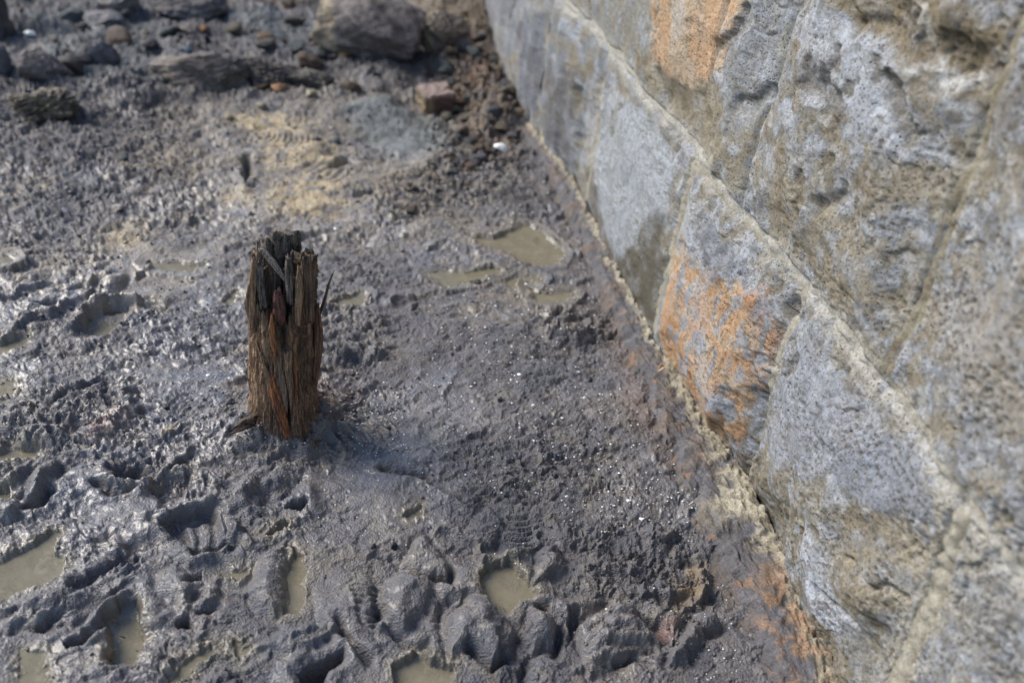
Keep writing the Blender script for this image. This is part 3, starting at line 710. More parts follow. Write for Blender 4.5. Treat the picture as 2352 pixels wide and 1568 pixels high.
wpaint([(2060, 170), (2110, 180), (2160, 290), (2130, 340), (2070, 260)], C3(.13, .115, .09), .85, .015, .3)
wpaint([(1880, 130), (1950, 150), (1960, 230), (1990, 240), (1960, 270), (1880, 210), (1850, 180)], C3(.13, .125, .12), .75, .015, .4)
wpaint([(2140, 20), (2200, 60), (2170, 100), (2130, 70)], CREAM, .8, .01, .3); wpaint([(2270, 120), (2352, 110), (2352, 170), (2300, 170)], CREAM, .7, .015, .3)
wpaint([(2180, 130), (2260, 170), (2250, 190), (2180, 170)], C3(.56, .55, .52), .8, .01, .3)
wpaint([(1700, 380), (1850, 350), (2000, 500), (2050, 700), (1950, 740), (1800, 560)], DUST, .6, .05, .6)
wpaint([(2080, 380), (2200, 380), (2200, 420), (2150, 480), (2060, 470)], DUST, .8, .02, .4)
wpaint([(2100, 700), (2352, 620), (2352, 1100), (2200, 900)], C3(.29, .265, .23), .8, .06, .4)
wpaint([(2280, 130), (2352, 150), (2352, 320), (2290, 300)], C3(.13, .12, .12), .6, .03, .5)
# lower course
wpaint([(1110, -40), (1200, -40), (1190, 120), (1140, 130)], C3(.21, .215, .24), .85, .03)
wpaint([(1190, 60), (1260, 30), (1250, 240), (1210, 280)], C3(.15, .155, .18), .9, .02, .3)
wpaint([(1260, 120), (1330, 160), (1310, 400), (1250, 330)], C3(.13, .125, .13), .85, .02, .4)
wpaint([(1130, 60), (1165, 60), (1180, 200), (1150, 160)], CREAM, .5, .01, .6)
wpaint([(1345, 250), (1380, 190), (1365, 420), (1340, 420)], C3(.42, .40, .36), .6, .012, .4)
wpaint([(1380, 190), (1500, 270), (1560, 400), (1530, 520), (1430, 620), (1375, 440)], C3(.34, .365, .385), .85, .02, .4)
wpaint([(1460, 560), (1530, 480), (1510, 700), (1480, 760), (1420, 660), (1400, 600)], C3(.085, .073, .05), .93, .02, .35)
wpaint([(1340, 380), (1380, 420), (1420, 640), (1400, 640), (1350, 480)], C3(.13, .11, .09), .8, .01, .5)
wpaint([(1565, 410), (1700, 560), (1810, 680), (1790, 840), (1740, 900), (1700, 990), (1690, 1100), (1560, 940), (1525, 750), (1545, 540)], C3(.34, .345, .355), .85, .015, .3)
wpaint([(1545, 540), (1590, 540), (1640, 640), (1680, 760), (1690, 830), (1700, 940), (1680, 1050), (1600, 1000), (1560, 930), (1530, 820), (1528, 680)], ORP, .9, .015, .35)
wpaint([(1530, 690), (1580, 620), (1590, 780), (1600, 880), (1640, 990), (1670, 1060), (1630, 1060), (1570, 940), (1535, 840)], ORG, .85, .012, .4)
wpaint([(1640, 610), (1670, 600), (1690, 640), (1680, 700), (1700, 760), (1670, 760), (1650, 680)], RED, .85, .008, .5)
wpaint([(1710, 660), (1780, 650), (1800, 740), (1770, 800), (1750, 830), (1720, 880), (1700, 840), (1720, 760)], RED, .8, .012, .45)
wpaint([(1690, 660), (1740, 640), (1760, 760), (1730, 900), (1690, 960), (1680, 800)], ORP, .9, .015, .15)
wpaint([(1640, 640), (1720, 660), (1740, 800), (1700, 960), (1650, 1000), (1600, 860)], ORP, .85, .02, .35)
wpaint([(1590, 640), (1640, 650), (1660, 900), (1700, 1000), (1680, 1060), (1620, 980), (1600, 800)], C3(.42, .42, .43), .75, .01, .7)
wpaint([(1625, 480), (1700, 560), (1750, 640), (1720, 650), (1660, 620), (1620, 560)], C3(.12, .13, .15), .8, .015, .5)
wpaint([(1650, 900), (1680, 930), (1720, 1000), (1700, 1110), (1660, 1090), (1640, 1010)], C3(.075, .062, .05), .9, .01, .4)
wpaint([(1660, 880), (1700, 890), (1690, 940), (1650, 930)], C3(.40, .42, .46), .7, .01, .3)
wpaint([(1840, 760), (2000, 920), (2040, 1060), (1800, 1080), (1760, 1000), (1790, 860)], C3(.27, .285, .32), .8, .04, .5)
wpaint([(1940, 1040), (2060, 1010), (2140, 1080), (2150, 1180), (2040, 1180), (1950, 1110)], C3(.215, .23, .26), .9, .02, .1)
wpaint([(1720, 1110), (1790, 1120), (1830, 1180), (1800, 1280), (1750, 1270), (1730, 1200)], C3(.15, .125, .085), .8, .02, .45)
wpaint([(1730, 1230), (1790, 1280), (1830, 1420), (1870, 1540), (1820, 1500), (1760, 1330)], ORP, .7, .015, .6)
wpaint([(1870, 1200), (1900, 1200), (1960, 1420), (2000, 1540), (1930, 1480), (1880, 1380)], C3(.43, .45, .49), .8, .015, .55)
wpaint([(1880, 1380), (1930, 1470), (1960, 1560), (1900, 1568), (1850, 1480)], OLIV, .7, .015, .6)
wpaint([(1950, 1200), (2100, 1200), (2160, 1300), (2080, 1460), (1960, 1340)], DUST, .7, .03, .6)
wpaint([(1940, 1230), (2010, 1200), (2060, 1260), (1980, 1290)], C3(.12, .12, .12), .5, .02, .7)
wpaint([(1920, 1440), (2060, 1440), (2040, 1568), (1950, 1568)], C3(.14, .125, .09), .75, .03, .5)
wpaint([(2180, 1280), (2352, 1300), (2352, 1568), (2100, 1568)], C3(.27, .27, .27), .6, .06, .5)

wpaint([(1560, 560), (1640, 640), (1700, 660), (1790, 660), (1790, 800), (1720, 960), (1680, 1060), (1600, 1000), (1545, 800)], C3(.46, .255, .12), .6, .02, 1.0)
om_ = wmask([(1545, 520), (1800, 640), (1800, 850), (1700, 1090), (1560, 940)], .02)
wb(om_ * sstep(.12, .34, fbm(UM, ZM * .5, 38, 3, 321, .6, cell=CW)) * .8, C3(.27, .29, .32)); wb(om_ * sstep(.30, .45, fbm(UM, ZM, 60, 2, 322, .6, cell=CW)) * .7, C3(.15, .10, .07))
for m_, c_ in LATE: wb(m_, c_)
smear = np.exp(-(np.abs(Z - zc) / (.020 + .010 * sstep(.5, -.1, U) + .012 * np.clip(q1 + .5 * q2, -1, 1))) ** 2)
wb(smear * sstep(-.6, .0, q3 + q2) * .95, CREAM); wb(np.exp(-((Z - zc - .045) / .03) ** 2) * sstep(-.1, .5, q2) * .7, DUST * .85)
for J_, a_j, b_j, wj_ in ((JL[3], 0, .46, .014), (JL[2], 0, .46, .012), (JL[1], 0, .46, .045), (JL[4], 0, .46, .010), (JL[5], 0, .46, .008), (JU[1], .48, .95, .016), (JU[2], .48, .95, .008), (JU[3], .48, .95, .008), (JU[4], .5, .95, .006)):
    wb(np.exp(-(np.abs(UWp - J_(Z)) / wj_) ** 2) * ((Z > a_j) & (Z < b_j)) * sstep(-.6, .2, q3 + .5 * q2) * .8, C3(.36, .335, .27))
wcol = wcol * np.array([.86, .88, .92])
wall = empty('stone_wall', tuple(b0))
tag(wall, 'weathered grey masonry wall of big stones with pale mortar and orange stains', 'wall')
wall_off = b0
stone_labels = {('L', 1): 'large blue grey stone at the bottom with pale streaks', ('L', 2): 'grey stone heavily stained orange and rust', ('L', 3): 'pale pitted stone darkened brown at its foot',
                ('U', 3): 'blue grey stone with diagonal dark gouges', ('U', 4): 'stone with pale orange top and beige hollow', ('U', 1): 'broad dusty stone with blue pale blotches and cavities', ('L', 4): 'fluted stone with upright ribs', ('L', 0): 'dusty grey stone at the near lower corner', ('U', 0): 'blurred near stone beyond the thin groove'}
mort_d = -.008 + relief_low + .0012 * F3 + .001 * F4
def course(tagc, J, zlo, zhi, step=1):
    for i in range(len(J) - 1):
        jw = {('L', 0): .010, ('L', 1): .003, ('L', 2): .003, ('U', 0): .003, ('U', 1): .0008, ('U', 2): .0006, ('U', 3): .0006}
        wl = jw.get((tagc, i - 1), .002); wr = jw.get((tagc, i), .002)
        UJ = U + (UWp - U) * .25; s = np.minimum(np.minimum(UJ - J[i](Z) - wl, J[i + 1](Z) - wr - UJ), np.minimum(Z - zlo, zhi - Z) + .5 * (ZWp - Z) + .004 * F3)
        m = s > -.012
        r_ = random.Random(i * 7 + ord(tagc))
        edge = -.0105 * (1 - sstep(-.006, .012 if (tagc, i) != ('L', 2) else .03, s))
        um = float(np.mean(U[s > 0])) if (s > 0).any() else 0; zm = float(np.mean(Z[s > 0])) if (s > 0).any() else 0
        bulge = {('L', 2): .030, ('L', 3): .012, ('U', 1): .030, ('U', 2): .014, ('L', 1): .018}.get((tagc, i), .008)
        d = edge + relief + bulge * sstep(0, .13, s) + r_.uniform(-.01, .01) * (U - um) + r_.uniform(-.01, .01) * (Z - zm)
        if (tagc, i) == ('L', 4): d = d + .006 * np.abs(np.sin(U * 45 + F1)) - .004
        if (tagc, i) == ('L', 5): d = d + .006 * np.abs(np.sin(U * 30 + F1)) - .004
        Pw = wpt(U, Z, d) - wall_off
        cm = m[:-1, :-1] & m[1:, 1:] & m[:-1, 1:] & m[1:, :-1]
        if not cm.any(): continue
        V_, F_, c_ = compact(Pw.reshape(-1, 3), grid_faces(*U.shape, cm)[:, ::-1], wcol.reshape(-1, 3))
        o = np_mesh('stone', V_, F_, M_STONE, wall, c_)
        if (tagc, i) in stone_labels: o['label'] = stone_labels[(tagc, i)]
course('L', JL, .004, zc - .007); course('U', JU, zc + .005, zt - .008); course('T', JT, zt + .010, 1.43)
# mortar sheet, raised and pale along the bed joint
mcol_keep = None; wcol = np.zeros(U.shape + (3,)) + C3(.29, .26, .19)
wb(sstep(0, .8, q2), C3(.36, .33, .26)); wb(sstep(.1, .8, -q2 + q3 * .4) * .7, OLIV)
bedw = .010 + .005 * np.clip(q2, -.8, 1); bed = np.exp(-((Z - zc - .005 * F2) / bedw) ** 2); bed2 = np.exp(-((Z - zt) / .012) ** 2)
wb(bed * .9, C3(.41, .395, .35)); wb(bed2 * .6, OLIV)
md = mort_d + bed * (.0022 + .007 * F2 + .006 * F3)
for J, a, b_ in ((JL[1], 0, .46), (JL[2], 0, .46), (JL[3], 0, .46), (JU[1], .48, .95), (JL[4], 0, .46), (JL[5], 0, .46)):
    dj = np.abs(U + (UWp - U) * .25 - J(Z)); on = sstep(a - .01, a + .01, Z) * (1 - sstep(b_ - .01, b_ + .01, Z))
    if J is JU[1]: md += on * (.009 * np.exp(-((dj - .0055) / .0035) ** 2) - .010 * np.exp(-(dj / .003) ** 2)); wb(on * np.exp(-(dj / .003) ** 2) * .7, C3(.16, .13, .09))
    else: md += on * (.006 + .003 * F3) * np.exp(-(dj / (.020 if J is JL[1] else .006)) ** 2); wb(on * np.exp(-(dj / .012) ** 2) * .7, C3(.38, .355, .29))
sl = (slice(None, None, 1), slice(None, None, 1))
Pm = wpt(U, Z, md) - wall_off
sub = (slice(0, None, 2), slice(0, None, 2))
np_mesh('mortar', Pm[sub].reshape(-1, 3), grid_faces(*U[sub].shape)[:, ::-1], M_MORTAR, wall, (wcol[sub] * np.array([.80, .82, .86])).reshape(-1, 3))
# body of the wall behind the faces
bm = bmesh.new(); us = np.linspace(-1.2, 4.6, 30); rows = []
for u in us:
    rows.append([bm.verts.new(wpt(np.array(u), np.array(z), dd) - wall_off) for z, dd in ((-.06, -.05), (1.43, -.05), (1.43, -.42), (-.06, -.42))])
for a, b_ in zip(rows, rows[1:]):
    for k in range(4): bm.faces.new((a[k], a[(k + 1) % 4], b_[(k + 1) % 4], b_[k]))
bm.faces.new(rows[0]); bm.faces.new(rows[-1][::-1]); bmesh.ops.recalc_face_normals(bm, faces=bm.faces)
me = bpy.data.meshes.new('wall_core'); bm.to_mesh(me); bm.free()
a = me.color_attributes.new('col', 'FLOAT_COLOR', 'POINT'); a.data.foreach_set('color', np.tile([.3, .28, .22, 1.], len(me.vertices)))
me.materials.append(M_MORTAR); o = bpy.data.objects.new('wall_core', me); COL.objects.link(o); o.parent = wall

# footing ledge and the tan mortar fillet along the wall's foot
inner = Bpix + [(1990, 1800)]; inner = [(1090, -60)] + inner
outer = [(1085, -60), (1105, 20), (1135, 170), (1180, 300), (1270, 430), (1365, 640), (1425, 790), (1490, 1010), (1590, 1220), (1640, 1300), (1690, 1400), (1780, 1800)]
def resample(pts, n):
    p = np.array([gnd(*q)[:2] for q in pts]); L_ = np.concatenate([[0], np.cumsum(np.linalg.norm(np.diff(p, axis=0), axis=1))])
    t = np.linspace(0, L_[-1], n); return np.stack([np.interp(t, L_, p[:, 0]), np.interp(t, L_, p[:, 1])], -1)
NI, NJ = 900, 90
pi_, po_ = resample(inner, NI), resample(outer, NI)
tt = np.linspace(-.12, 1.06, NJ)
FX = po_[:, None, 0] + (pi_[:, None, 0] - po_[:, None, 0]) * tt; FY = po_[:, None, 1] + (pi_[:, None, 1] - po_[:, None, 1]) * tt
T = np.tile(tt, (NI, 1))
fx = FX + fbm(FX, FY, 25, 3, 401) * .008; fy = FY + fbm(FX, FY, 25, 3, 411) * .008
e1 = fbm(fx, fy, 12, 4, 402, .6); e2 = fbm(fx, fy, 60, 3, 403, .6); e3 = fbm(fx, fy, 30, 3, 404, .6)
FZ = -.016 + .034 * sstep(-.1, .45, T + .16 * e1) + .010 * T + .006 * e1 + .0025 * e2
bead = np.exp(-((T - .93 - .10 * e1) / (.17 + .12 * e3)) ** 2)
FZ = FZ + bead * (.003 + .005 * e2 + .003 * e1) + .003 * steps(e1 + .4 * e3, 2.5)
fcol = np.zeros(FX.shape + (3,)) + C3(.080, .076, .082)
def fb(mask, c):
    global fcol
    fcol = fcol + (np.asarray(c) - fcol) * np.clip(mask, 0, 1)[..., None]
fb(sstep(.0, .7, e1) * .7, C3(.14, .105, .078)); fb(sstep(.45, .8, e3) * .6, C3(.22, .115, .055)); fb(sstep(.3, .8, -e3) * .6, C3(.13, .13, .145))
fb(1 - sstep(.0, .22, T + .1 * e1), C3(.10, .082, .07))
fb(np.clip(bead * 1.3, 0, 1) * .92 * sstep(-1.1, -.5, e3 + e1), C3(.25, .22, .16)); fb(bead * sstep(0, .6, e2 + e3) * .6, C3(.35, .325, .26))
pt = gnd(1670, 1180)[:2]; fb(np.exp(-((FX - pt[0]) ** 2 + (FY - pt[1]) ** 2) / .045 ** 2) * sstep(-.7, .5, e1 + e3 + .2) * .9, C3(.38, .345, .26))
for q_, rd_ in (((1800, 1380), .05), ((1840, 1500), .07), ((1790, 1450), .05)):
    pt = gnd(*q_)[:2]; fb(np.exp(-((FX - pt[0]) ** 2 + (FY - pt[1]) ** 2) / rd_ ** 2) * sstep(-.2, .5, e3 + .5 * e1) * .75, C3(.26, .155, .09))
wall_footing = np_mesh('wall_footing', np.stack([FX, FY, FZ], -1).reshape(-1, 3) - wall_off, grid_faces(NI, NJ), M_ROCK, wall, fcol.reshape(-1, 3))
wall_footing['label'] = 'dark rust stained footing ledge with a tan mortar fillet along the wall foot'

# ==================================================================  POST
ang = math.atan2(0 - STP[0], -(0 - STP[1]))             # local -Y looks to the camera
post = empty('wooden_post', (STP[0], STP[1], 0.0), ang)
tag(post, 'broken rotten wooden post stump standing upright in the mud', 'post')
zx = lambda x: (x - 510) * .000300                      # enlarged picture -> metres across / up on the post's front
zy = lambda y: max(0.0, (1430 - y) * .000368)
PH = .40
nt_, nz_ = 520, 560
A_, Zp = np.meshgrid(np.linspace(-math.pi, math.pi, nt_), np.linspace(0, 1, nz_))   # A=0 faces the camera
prof_z = [0, .07, .2, .35, .55, .75, .88, 1.0]; prof_r = [.073, .068, .0655, .066, .0655, .062, .054, .050]
topn = .355 + .03 * perlin(A_ * 3.2, A_ * 0, 31) + .022 * perlin(A_ * 9, A_ * 0, 32) + .016 * perlin(A_ * 26, A_ * 0, 33)
topn = topn - .050 * np.exp(-((A_ + .12) / .42) ** 2)    # hollow below the broken head at the front
ZZp = Zp * topn - .03
R_ = np.interp(ZZp / PH, prof_z, prof_r)
sx_, cx_ = np.sin(A_), -np.cos(A_)
arc = A_ * .062
R_ = R_ * (1 + .05 * np.cos(2 * A_ + .6) + .04 * np.cos(3 * A_ - 1))
tw_ = arc + .006 * perlin(ZZp * 12, A_ * 1.5, 35) + .0022 * perlin(ZZp * 45, arc * 60, 36)
g1 = fbm(tw_, ZZp * .045, 75, 3, 501, .6); g2 = fbm(tw_, ZZp * .06, 260, 3, 502, .65); g3 = fbm(arc, ZZp, 60, 3, 503)
g4 = ridged(tw_, ZZp * .05, 55, 2, 505)
R_ = R_ + g1 * .0048 + g2 * .0022 + g3 * .0016 - .0035 * sstep(1.1, 1.5, 2.6 - g4)
def groove(x0, y0, x1, y1, d, w):                       # crack from (x0,y0) to (x1,y1) of the enlarged picture
    global R_
    z0, z1 = zy(y0), zy(y1); t = np.clip((ZZp - z1) / (z0 - z1 + 1e-9), -.1, 1.1)
    xx = zx(x1) + (zx(x0) - zx(x1)) * t + .0012 * perlin(ZZp * 60, ZZp * 0, int(x0) % 50)
    aa = np.arcsin(np.clip(xx / .068, -.97, .97)); da = (A_ - aa) * .066
    R_ = R_ - d * np.exp(-(da / w) ** 2) * sstep(-.04, .06, t) * (1 - sstep(.94, 1.04, t)) * (np.abs(A_) < 1.7)
for g in [(520, 960, 535, 1300, .018, .0030), (600, 640, 595, 1200, .008, .0018), (664, 560, 668, 1140, .020, .0028), (640, 900, 650, 1200, .006, .0015), (560, 780, 575, 1180, .007, .0015),
          (440, 400, 470, 700, .016, .006), (505, 680, 520, 830, .024, .008), (520, 320, 535, 680, .014, .004), (330, 700, 420, 1000, .012, .0025), (380, 320, 375, 620, .012, .0025), (430, 880, 480, 1180, .007, .002),
          (345, 900, 350, 1200, .005, .0012), (400, 560, 440, 860, .010, .002), (690, 900, 690, 1100, .005, .0015), (610, 420, 640, 560, .010, .002), (470, 1180, 540, 1440, .012, .0025), (310, 500, 330, 700, .007, .002)]:
    groove(*g)
hollow = np.exp(-((A_ + .22) / .30) ** 2) * sstep(.255, .275, ZZp + .004 * g1)
R_ -= .017 * hollow
# bump of dirt clinging at the foot
R_ += .009 * (1 - sstep(.0, .055, ZZp + .01 * g3)) * (1 + .4 * fbm(arc, ZZp, 40, 3, 504))
PX = R_ * sx_; PY = R_ * cx_; PZ = ZZp
pc = np.zeros(PX.shape + (3,)) + C3(.14, .092, .06)
def pb(mask, c):
    global pc
    pc = pc + (np.asarray(c) - pc) * np.clip(mask, 0, 1)[..., None]
pb(sstep(0, .8, g1) * .75, C3(.27, .19, .125)); pb(sstep(.1, 1., A_ * -1) * (1 - sstep(.2, .36, ZZp)) * .75, C3(.32, .235, .165)); pb(sstep(.05, .6, -g1) * .9, C3(.022, .014, .010)); pb(sstep(.2, .8, g2) * .5, C3(.24, .17, .11))  # left side painted paler as if lit; ridges paler, grooves near black
pc2 = fbm(arc, ZZp * .3, 22, 3, 511)
pb(sstep(.15, .7, pc2) * .4, C3(.15, .068, .035)); pb(sstep(.15, .8, -pc2) * .45, C3(.06, .05, .045))
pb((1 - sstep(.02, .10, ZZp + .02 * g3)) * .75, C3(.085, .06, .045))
def pp(x, y, rx, ry, c, k=.8):
    aa = math.asin(max(-.97, min(.97, zx(x) / .067))); pb(k * np.exp(-((A_ - aa) * .066 / rx) ** 2 - ((ZZp - zy(y)) / ry) ** 2), c)
pp(330, 1050, .012, .10, C3(.27, .19, .12), .75); pp(300, 650, .008, .06, C3(.22, .12, .075)); pp(600, 900, .012, .10, C3(.17, .115, .075), .7)
pp(445, 760, .005, .040, C3(.36, .13, .03), .9); pp(700, 680, .007, .03, C3(.24, .07, .03), .85); pp(580, 1000, .003, .08, C3(.26, .11, .04), .7)
pp(430, 380, .02, .035, C3(.035, .033, .033), .9); pp(505, 740, .009, .022, C3(.012, .010, .010), .95); pp(560, 420, .016, .05, C3(.05, .045, .04), .6)  # near-black shade painted into the hollow and the cavity under the knot
pb(sstep(.85, 1.0, Zp) * .6, C3(.07, .062, .055))
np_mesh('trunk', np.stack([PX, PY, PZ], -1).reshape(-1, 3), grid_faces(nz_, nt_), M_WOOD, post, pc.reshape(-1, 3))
# broken inner wood filling the top
na, nb = 120, 34
Aa, Rb = np.meshgrid(np.linspace(-math.pi, math.pi, na), np.linspace(0, 1, nb))
tz = np.interp(Aa[0], A_[0], ZZp[-1]); rt = np.interp(Aa[0], A_[0], R_[-1])
ix = Rb * rt * np.sin(Aa); iy = -Rb * rt * np.cos(Aa)
iz = tz - .004 - (1 - Rb ** 3) * .018 + .008 * fbm(ix, iy, 70, 3, 521) + .006 * fbm(ix, iy, 260, 2, 522)
iz[-1] = tz - .001
ic = np.zeros(ix.shape + (3,)) + C3(.05, .042, .036)
np_mesh('broken_top', np.stack([ix, iy, iz], -1).reshape(-1, 3), grid_faces(nb, na)[:, ::-1], M_WOOD, post, ic.reshape(-1, 3))

def sliver(name, path, widths, thick, c1, c2, seed=0, lift=None, tilt=0, n=40, m=26, taper_top=0.25, label=None, jag=.007):
    """a split piece of wood following a path of (x, y, z) points in the post's frame"""
    path = np.array(path, float); L_ = np.concatenate([[0], np.cumsum(np.linalg.norm(np.diff(path, axis=0), axis=1))])
    t = np.linspace(0, L_[-1], n); pcx = np.stack([np.interp(t, L_, path[:, k]) for k in range(3)], -1)
    wd = np.interp(t / L_[-1], np.linspace(0, 1, len(widths)), widths)
    V = []; cc = []
    for i in range(n):
        tang = pcx[min(i + 1, n - 1)] - pcx[max(i - 1, 0)]; tang /= np.linalg.norm(tang)
        side = np.cross(tang, [0, 1, 0]) if abs(tang[1]) < .9 else np.array([1., 0, 0]); side /= np.linalg.norm(side)
        side = side * math.cos(tilt) + np.cross(side, tang) * math.sin(tilt); fr = np.cross(side, tang)
        for j in range(m):
            a = 2 * math.pi * j / m
            rr_ = 1 + .30 * float(perlin(np.array(j * .37), np.array(i * .05), seed)) + .22 * float(perlin(np.array(j * .83), np.array(i * .09), seed + 3)) + .12 * float(perlin(np.array(j * 1.7), np.array(i * .5), seed + 3))
            sq = max(abs(math.cos(a)), abs(math.sin(a)))
            p = pcx[i] + side * math.cos(a) / sq ** .6 * wd[i] * .5 * rr_ + fr * math.sin(a) / sq ** .6 * thick * .5 * rr_ * min(1, wd[i] / (max(widths) * .5 + 1e-9))
            if i in (0, 1, n - 2, n - 1): p = p + tang * jag * float(perlin(np.array(j * .83), np.array(3.3), seed + 9)) * 2
            V.append(p); k = .5 + .5 * float(perlin(np.array(j * .8), np.array(i * .07), seed + 5)) * 2.2
            cc.append(np.array(c1) * (1 - k) + np.array(c2) * k)
    nv = len(V); V.append(pcx[0]); V.append(pcx[-1]); cc += [np.array(c1), np.array(c1)]
    bm_f = []
    for i in range(n - 1):
        for j in range(m): bm_f.append((i * m + j, i * m + (j + 1) % m, (i + 1) * m + (j + 1) % m, (i + 1) * m + j))
    me = bpy.data.meshes.new(name)
    fl = [tuple(q) for q in bm_f] + [(nv, (j + 1) % m, j) for j in range(m)] + [(nv + 1, (n - 1) * m + j, (n - 1) * m + (j + 1) % m) for j in range(m)]
    me.from_pydata([tuple(v) for v in V], [], fl); me.polygons.foreach_set('use_smooth', [True] * len(fl))
    a_ = me.color_attributes.new('col', 'FLOAT_COLOR', 'POINT'); c4 = np.ones((len(V), 4), np.float32); c4[:, :3] = np.clip(np.array(cc), 0.005, 1); a_.data.foreach_set('color', c4.ravel())
    bm = bmesh.new(); bm.from_mesh(me); bmesh.ops.recalc_face_normals(bm, faces=bm.faces); bm.to_mesh(me); bm.free()
    me.materials.append(M_WOOD); o = bpy.data.objects.new(name, me); COL.objects.link(o); o.parent = post
    if label: o['label'] = label
    return o
def fp(x, y, out=0.0):                                  # point on the post's front at an enlarged-picture position
    xx = zx(x); R0 = .064 + out; return (xx, -math.sqrt(max(R0 * R0 - xx * xx, .0004)), zy(y))
GRY = (.13, .12, .115); BK = (.035, .03, .027); BR = (.14, .092, .06); LB = (.25, .18, .12); OR = (.27, .105, .032); RB = (.085, .032, .018)
sliver('splinter', [fp(425, 960, -.002), fp(450, 1080, .003), fp(485, 1220, .006), fp(520, 1350, .008), fp(545, 1460, .008)], [.005, .015, .018, .013, .002], .007, OR, RB, 3, label='long rust orange splinter tapering to the mud')
sliver('splinter', [fp(350, 820), fp(380, 900, .002), fp(420, 1000, .003), fp(450, 1080, .002)], [.002, .005, .006, .002], .004, LB, BR, 4)
sliver('splinter', [fp(445, 620, .001), fp(440, 720, .001), fp(455, 830, .001), fp(462, 880)], [.004, .009, .010, .003], .006, OR, BR, 5, label='orange splinter in the middle of the front')
sliver('splinter', [fp(500, 830, -.002), fp(525, 930, .001), fp(545, 1080, .002), fp(550, 1250, .001)], [.003, .009, .008, .002], .006, LB, BK, 6)
sliver('splinter', [fp(470, 870, .0), fp(490, 960, .003), fp(510, 1100, .003), fp(520, 1230, .001)], [.003, .010, .010, .003], .006, GRY, BR, 16)
sliver('knot', [fp(478, 500, -.006), fp(486, 560, .000), fp(492, 630, .001), fp(500, 690, -.006)], [.010, .018, .022, .013, .006], .016, (.13, .050, .038), (.03, .014, .012), 7, label='reddish brown rounded knot hanging in the hollow')
sliver('splinter', [fp(360, 330, -.004), fp(345, 450, .0), fp(325, 600, .001), fp(335, 760, 0)], [.008, .014, .018, .012], .012, LB, BR, 8)
sliver('splinter', [fp(600, 380, -.004), fp(600, 500, .002), fp(590, 680, .001)], [.006, .014, .010], .010, LB, BR, 9)
sliver('splinter', [fp(640, 330, -.006), fp(650, 480, -.001), fp(665, 700, 0)], [.016, .018, .014], .012, BR, BK, 10)
sliver('splinter', [fp(700, 640, -.003), fp(716, 780, 0), fp(712, 930, .001), fp(700, 1100, 0)], [.010, .014, .014, .008], .016, BR, RB, 11)
sliver('splinter', [fp(380, 380, -.008), fp(385, 480, -.004), fp(400, 600, -.002)], [.012, .012, .010], .010, BK, GRY, 12)
sliver('splinter', [fp(540, 330, -.008), fp(545, 420, -.004), fp(548, 560, -.002)], [.010, .013, .010], .010, GRY, BK, 13)
# blocks of the broken head
def head(x, dy, z0, z1, wd, th_, c1, c2, seed, lean=0, label=None):
    sliver('head_block', [(x, dy, z0), (x + lean * .4, dy, (z0 + z1) / 2), (x + lean, dy, z1)], [wd, wd * 1.05, wd * .95], th_, c1, c2, seed, n=46, m=30, jag=.009, label=label)
head(.008, .016, .27, .415, .050, .026, GRY, BK, 21, -.004, 'tall grey block at the back of the broken head')
head(.037, -.012, .27, .385, .040, .034, (.17, .13, .08), BK, 22, .000, 'square tan topped block at the right of the head')
head(-.026, -.018, .25, .372, .036, .026, (.11, .075, .06), BK, 23, -.002)
head(-.045, .0, .26, .380, .016, .022, BR, BK, 24, .002)
head(-.020, .020, .27, .398, .028, .022, GRY, BK, 25, .004)
head(.020, -.028, .25, .352, .016, .016, BK, GRY, 26)
sliver('splinter', [(-.036, -.022, .405), (-.016, -.034, .385), (.004, -.046, .355)], [.010, .011, .005], .007, (.26, .24, .22), GRY, 27, tilt=.3, label='pale grey sliver lying across the broken head')
sliver('splinter', [(-.040, -.01, .36), (-.040, -.012, .412)], [.012, .007], .006, (.20, .18, .16), GRY, 28)
for k in range(16):                                     # ragged fringe of short slivers
    a = random.uniform(-2.0, 2.0); r0 = random.uniform(.022, .050); z0 = random.uniform(.29, .33); l = random.uniform(.03, .075)
    sliver('splinter', [(r0 * math.sin(a), -r0 * math.cos(a), z0), (r0 * math.sin(a) * 1.02, -r0 * math.cos(a) * 1.02, z0 + l)], [random.uniform(.006, .011), random.uniform(.002, .006)], random.uniform(.004, .008),
           random.choice([GRY, BK, BR]), BK, 40 + k, n=14, m=8, jag=.006)
sliver('twig', [(.064, -.012, .265), (.072, -.016, .295), (.079, -.014, .330), (.087, -.010, .352)], [.006, .005, .004, .001], .004, BK, BR, 30, label='thin dark twig sticking out at the right')
sliver('twig', [(.078, -.014, .328), (.084, -.016, .345)], [.003, .001], .002, (.2, .15, .11), BR, 31, n=10, m=6)
sliver('root', [(-.055, -.045, .045), (-.075, -.050, .046), (-.092, -.058, .040)], [.018, .014, .004], .010, (.11, .075, .05), BK, 33, label='short frayed root at the left foot')
sliver('root', [(-.060, -.050, .038), (-.080, -.060, .036), (-.098, -.066, .032)], [.010, .007, .002], .006, (.15, .10, .065), BK, 34)
